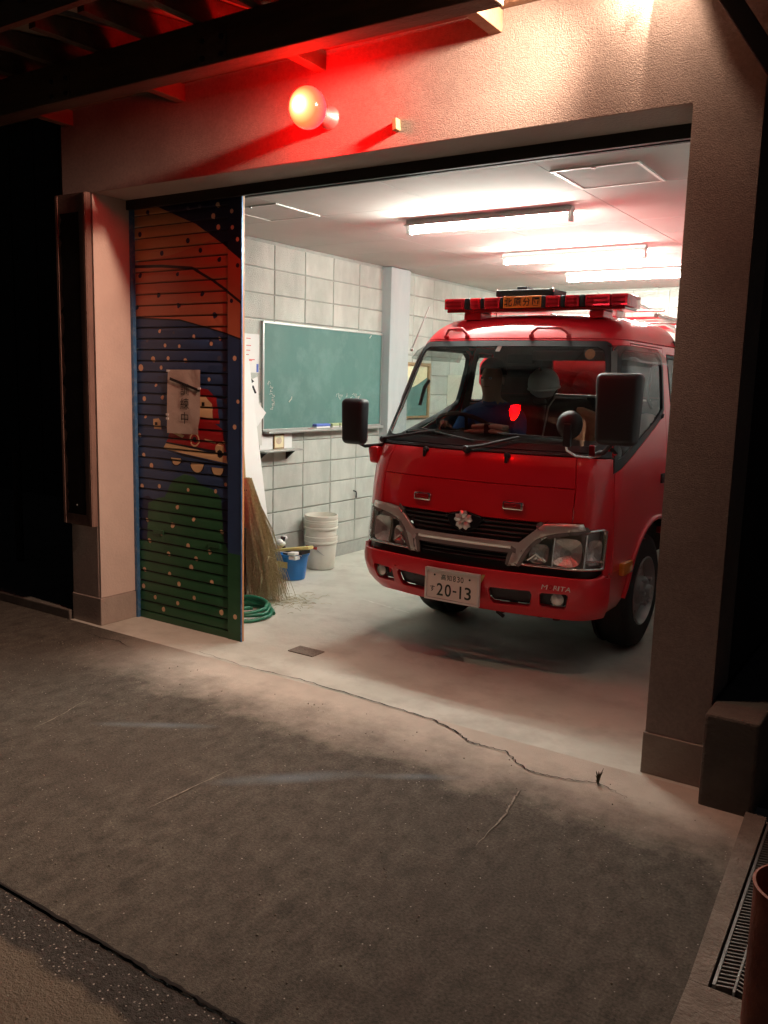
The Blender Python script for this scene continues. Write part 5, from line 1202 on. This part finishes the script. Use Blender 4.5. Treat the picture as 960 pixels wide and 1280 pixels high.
# loose things in the cab
def helmet(name, c0, r, mt, lab):
    t = thing(name, lab, 'helmet', c0)
    hb = B(); lathe(hb, [(r * .55, -.8 * r), (r * .85, -.55 * r), (r * .98, -.25 * r), (r * 1.01, 0), (r * .97, .3 * r), (.82 * r, .6 * r), (.5 * r, .88 * r), (.2 * r, .985 * r), (0, r)], c0, (0, -.25, 1), 24, cap=False); part('helmet_shell', hb, mt, t, 60)
    hb = B(); lathe(hb, [(r * .98, -.26 * r), (r * 1.06, -.30 * r), (r * 1.06, -.26 * r), (r * .98, -.18 * r)], c0, (0, -.25, 1), 24, cap=False); part('brim', hb, mt, t, 60)
    hb = B(); tube(hb, [Vector(c0) + Vector((r, 0, -.25 * r)), Vector(c0) + Vector((.5 * r, -.2 * r, -1.3 * r)), Vector(c0) + Vector((-.5 * r, -.2 * r, -1.3 * r)), Vector(c0) + Vector((-r, 0, -.25 * r))], .006, 5); part('chin_strap', hb, 'black_plastic', t)
helmet('hard_hat', (-2.392, 5.60, 1.665), .108, 'helmet_white', 'round white helmet behind the middle of the windshield')
helmet('hard_hat', (-1.66, 5.58, 1.385), .105, 'helmet_silver', 'silver grey helmet seen through the side window of the truck')
hb = B(); box(hb, -2.40, -2.385, 5.53, 5.545, 1.70, 1.86, .004); tag(part('hanging_strap', hb, 'black_plastic'), 'dark strap hanging in front of the white helmet', 'strap')
hb = B(); prism(hb, [(-1.71, 5.50, 1.46), (-1.66, 5.49, 1.37), (-1.62, 5.48, 1.27), (-1.72, 5.47, 1.30), (-1.80, 5.50, 1.36)], (.0, .05, .01)); tag(part('safety_vest', hb, 'vest_orange'), 'orange cloth below the silver helmet inside the truck', 'vest')
g_ = thing('work_gloves', 'cream work gloves bundled with a dark band on the dashboard', 'gloves', (-2.39, 4.80, 1.345))
for dx, dz, sx in ((-.055, 0, .055), (.055, 0, .05)):
    for k in range(2):
        hb = B(); obox(hb, (-2.385 + dx, 4.80, 1.362 + k * .030), (sx, .004, .004 * (1 if dx < 0 else -1)), (0, .05, 0), (0, 0, .014), .010); part('glove', hb, 'glove_cream', g_, 60)
hb = B(); obox(hb, (-2.385, 4.80, 1.378), (.022, 0, 0), (0, .052, 0), (0, 0, .032), .006); part('band', hb, 'mural_black', g_)
hb = B(); tube(hb, [(-2.44, 4.79, 1.362), (-2.50, 4.78, 1.36), (-2.55, 4.77, 1.352)], [.016, .013, .008], 8); part('glove_thumb', hb, 'glove_cream', g_, 60)
hb = B(); t_ = B(); box(t_, -.10, .10, -.06, .06, -.09, .09, .03, 3)
for v in t_.verts: v.co.x += .02 * math.sin(v.co.z * 40); v.co.y += .012 * math.sin(v.co.x * 50 + 1)
join(hb, t_, Matrix.Translation((-1.81, 4.93, 1.42)) @ Matrix.Rotation(.3, 4, 'Y')); tag(part('leather_bag', hb, 'leather_tan', None, 60), 'brown leather pouch on the right of the dashboard', 'bag')

# ================================================================== DRIVER
dr = thing('person', 'person in a blue long sleeved shirt sitting behind the steering wheel', 'person', (-2.71, 5.50, 1.06))
D0 = Vector((-2.71, 0, 0))
V, Ed, Rd = [], [], []
def vert(p, r, par=None):
    V.append(Vector(p)); Rd.append(r if isinstance(r, tuple) else (r, r)); i = len(V) - 1
    if par is not None: Ed.append((par, i))
    return i
pel = vert((-2.71, 5.52, 1.16), (.15, .12)); wa = vert((-2.71, 5.53, 1.26), (.14, .105), pel); ch = vert((-2.71, 5.51, 1.38), (.165, .115), wa)
nb = vert((-2.71, 5.49, 1.475), (.10, .08), ch); nk = vert((-2.71, 5.465, 1.535), .056, nb)
hd = vert((-2.71, 5.44, 1.60), (.068, .075), nk); h2 = vert((-2.708, 5.435, 1.675), (.080, .098), hd); h3 = vert((-2.706, 5.44, 1.745), (.072, .088), h2); h4 = vert((-2.706, 5.445, 1.795), (.035, .045), h3)
for s in (-1, 1):
    sh_ = vert((-2.71 + s * .145, 5.50, 1.455), .068, nb); s2 = vert((-2.71 + s * .20, 5.48, 1.42), .066, sh_)
    el = vert((-2.71 + s * .255, 5.36, 1.22), .05, s2); fa = vert((-2.71 + s * .225, 5.24, 1.27), .042, el); wr = vert((-2.70 + s * .19, 5.15, 1.335), .028, fa)
    pm = vert((-2.69 + s * .18, 5.10, 1.372), (.034, .018), wr)
    for k in range(4):
        a = vert((-2.69 + s * .18 + (k - 1.5) * .019, 5.06, 1.392 + .004 * (k in (1, 2))), .0085, pm); b_ = vert((-2.69 + s * .18 + (k - 1.5) * .02, 5.035, 1.375), .008, a); vert((-2.69 + s * .18 + (k - 1.5) * .019, 5.045, 1.352), .0065, b_)
    a = vert((-2.69 + s * .142, 5.105, 1.362), .010, pm); vert((-2.69 + s * .13, 5.075, 1.345), .008, a)
    hp = vert((-2.71 + s * .10, 5.46, 1.14), .09, pel); kn = vert((-2.71 + s * .13, 5.10, 1.16), .062, hp); ak = vert((-2.71 + s * .13, 5.02, .84), .042, kn); vert((-2.71 + s * .13, 4.90, .80), .035, ak)
me = bpy.data.meshes.new('body'); me.from_pydata([v - ORG[dr.name] for v in V], Ed, [])
bo = bpy.data.objects.new('body_base', me); C.objects.link(bo)
md = bo.modifiers.new('skin', 'SKIN'); md.use_smooth_shade = True
for i, r in enumerate(Rd): me.skin_vertices[0].data[i].radius = r; me.skin_vertices[0].data[i].use_root = (i == 0)
md = bo.modifiers.new('sub', 'SUBSURF'); md.levels = 2; md.render_levels = 2
dg = bpy.context.evaluated_depsgraph_get(); dg.update(); bme = bpy.data.meshes.new_from_object(bo.evaluated_get(dg)); bpy.data.objects.remove(bo)
bme.materials.clear()
for m_ in ('shirt_blue', 'skin', 'trousers_navy'): bme.materials.append(MATS[m_])
for v in bme.vertices:   # nose, brow and chin pulled out of the head
    w = v.co + ORG[dr.name]
    if w.z > 1.56 and w.y < 5.40:
        dx = abs(w.x + 2.708)
        v.co.y -= .028 * math.exp(-(dx / .014) ** 2 - ((w.z - 1.665) / .022) ** 2) + .008 * math.exp(-(dx / .02) ** 2 - ((w.z - 1.605) / .014) ** 2) + .006 * math.exp(-(dx / .04) ** 2 - ((w.z - 1.715) / .01) ** 2)
for p in bme.polygons:
    w = p.center + ORG[dr.name]; p.use_smooth = True
    p.material_index = 1 if (w.z > 1.525 or w.y < 5.165 and w.z > 1.30) else (2 if w.z < 1.20 and w.y < 5.47 and abs(w.x + 2.71) < .24 or w.z < 1.10 else 0)
bo = bpy.data.objects.new('body', bme); C.objects.link(bo); bo.parent = dr; ORG['body'] = ORG[dr.name]
hb = B(); t_ = B(); bmesh.ops.create_uvsphere(t_, u_segments=24, v_segments=14, radius=1)
for v in t_.verts: v.co = Vector((v.co.x * .092, v.co.y * .108, v.co.z * .10))
bmesh.ops.delete(t_, geom=[v for v in t_.verts if v.co.z < -.035 + (.055 if v.co.y < -.03 else 0)], context='VERTS')
join(hb, t_, Matrix.Translation((-2.706, 5.45, 1.735))); part('hair', hb, 'hair', dr, 60)
for s in (-1, 1):
    hb = B(); ball(hb, (-2.708 + s * .032, 5.352, 1.69), .012, 1, .6, .7, 10, 8); part('eye', hb, 'eye_white', dr, 60)
    hb = B(); ball(hb, (-2.708 + s * .032, 5.3455, 1.69), .005, 1, .5, 1, 8, 6); part('iris', hb, 'hair', dr, 60)
    hb = B(); ball(hb, (-2.708 + s * .082, 5.45, 1.675), .022, .4, .8, 1.3, 10, 8); part('ear', hb, 'skin', dr, 60)
hb = B(); tube(hb, [(-2.732, 5.357, 1.633), (-2.708, 5.349, 1.631), (-2.684, 5.357, 1.633)], .0035, 5); part('mouth', hb, 'leather_tan', dr)
hb = B(); tube(hb, [(-2.71 + .075 * math.cos(a), 5.475 - .06 * math.sin(a) * 1.1, 1.515 - .02 * math.sin(a)) for a in [k * PI / 10 for k in range(20)]], .012, 6, closed=True); part('collar', hb, 'shirt_blue', dr, 60)
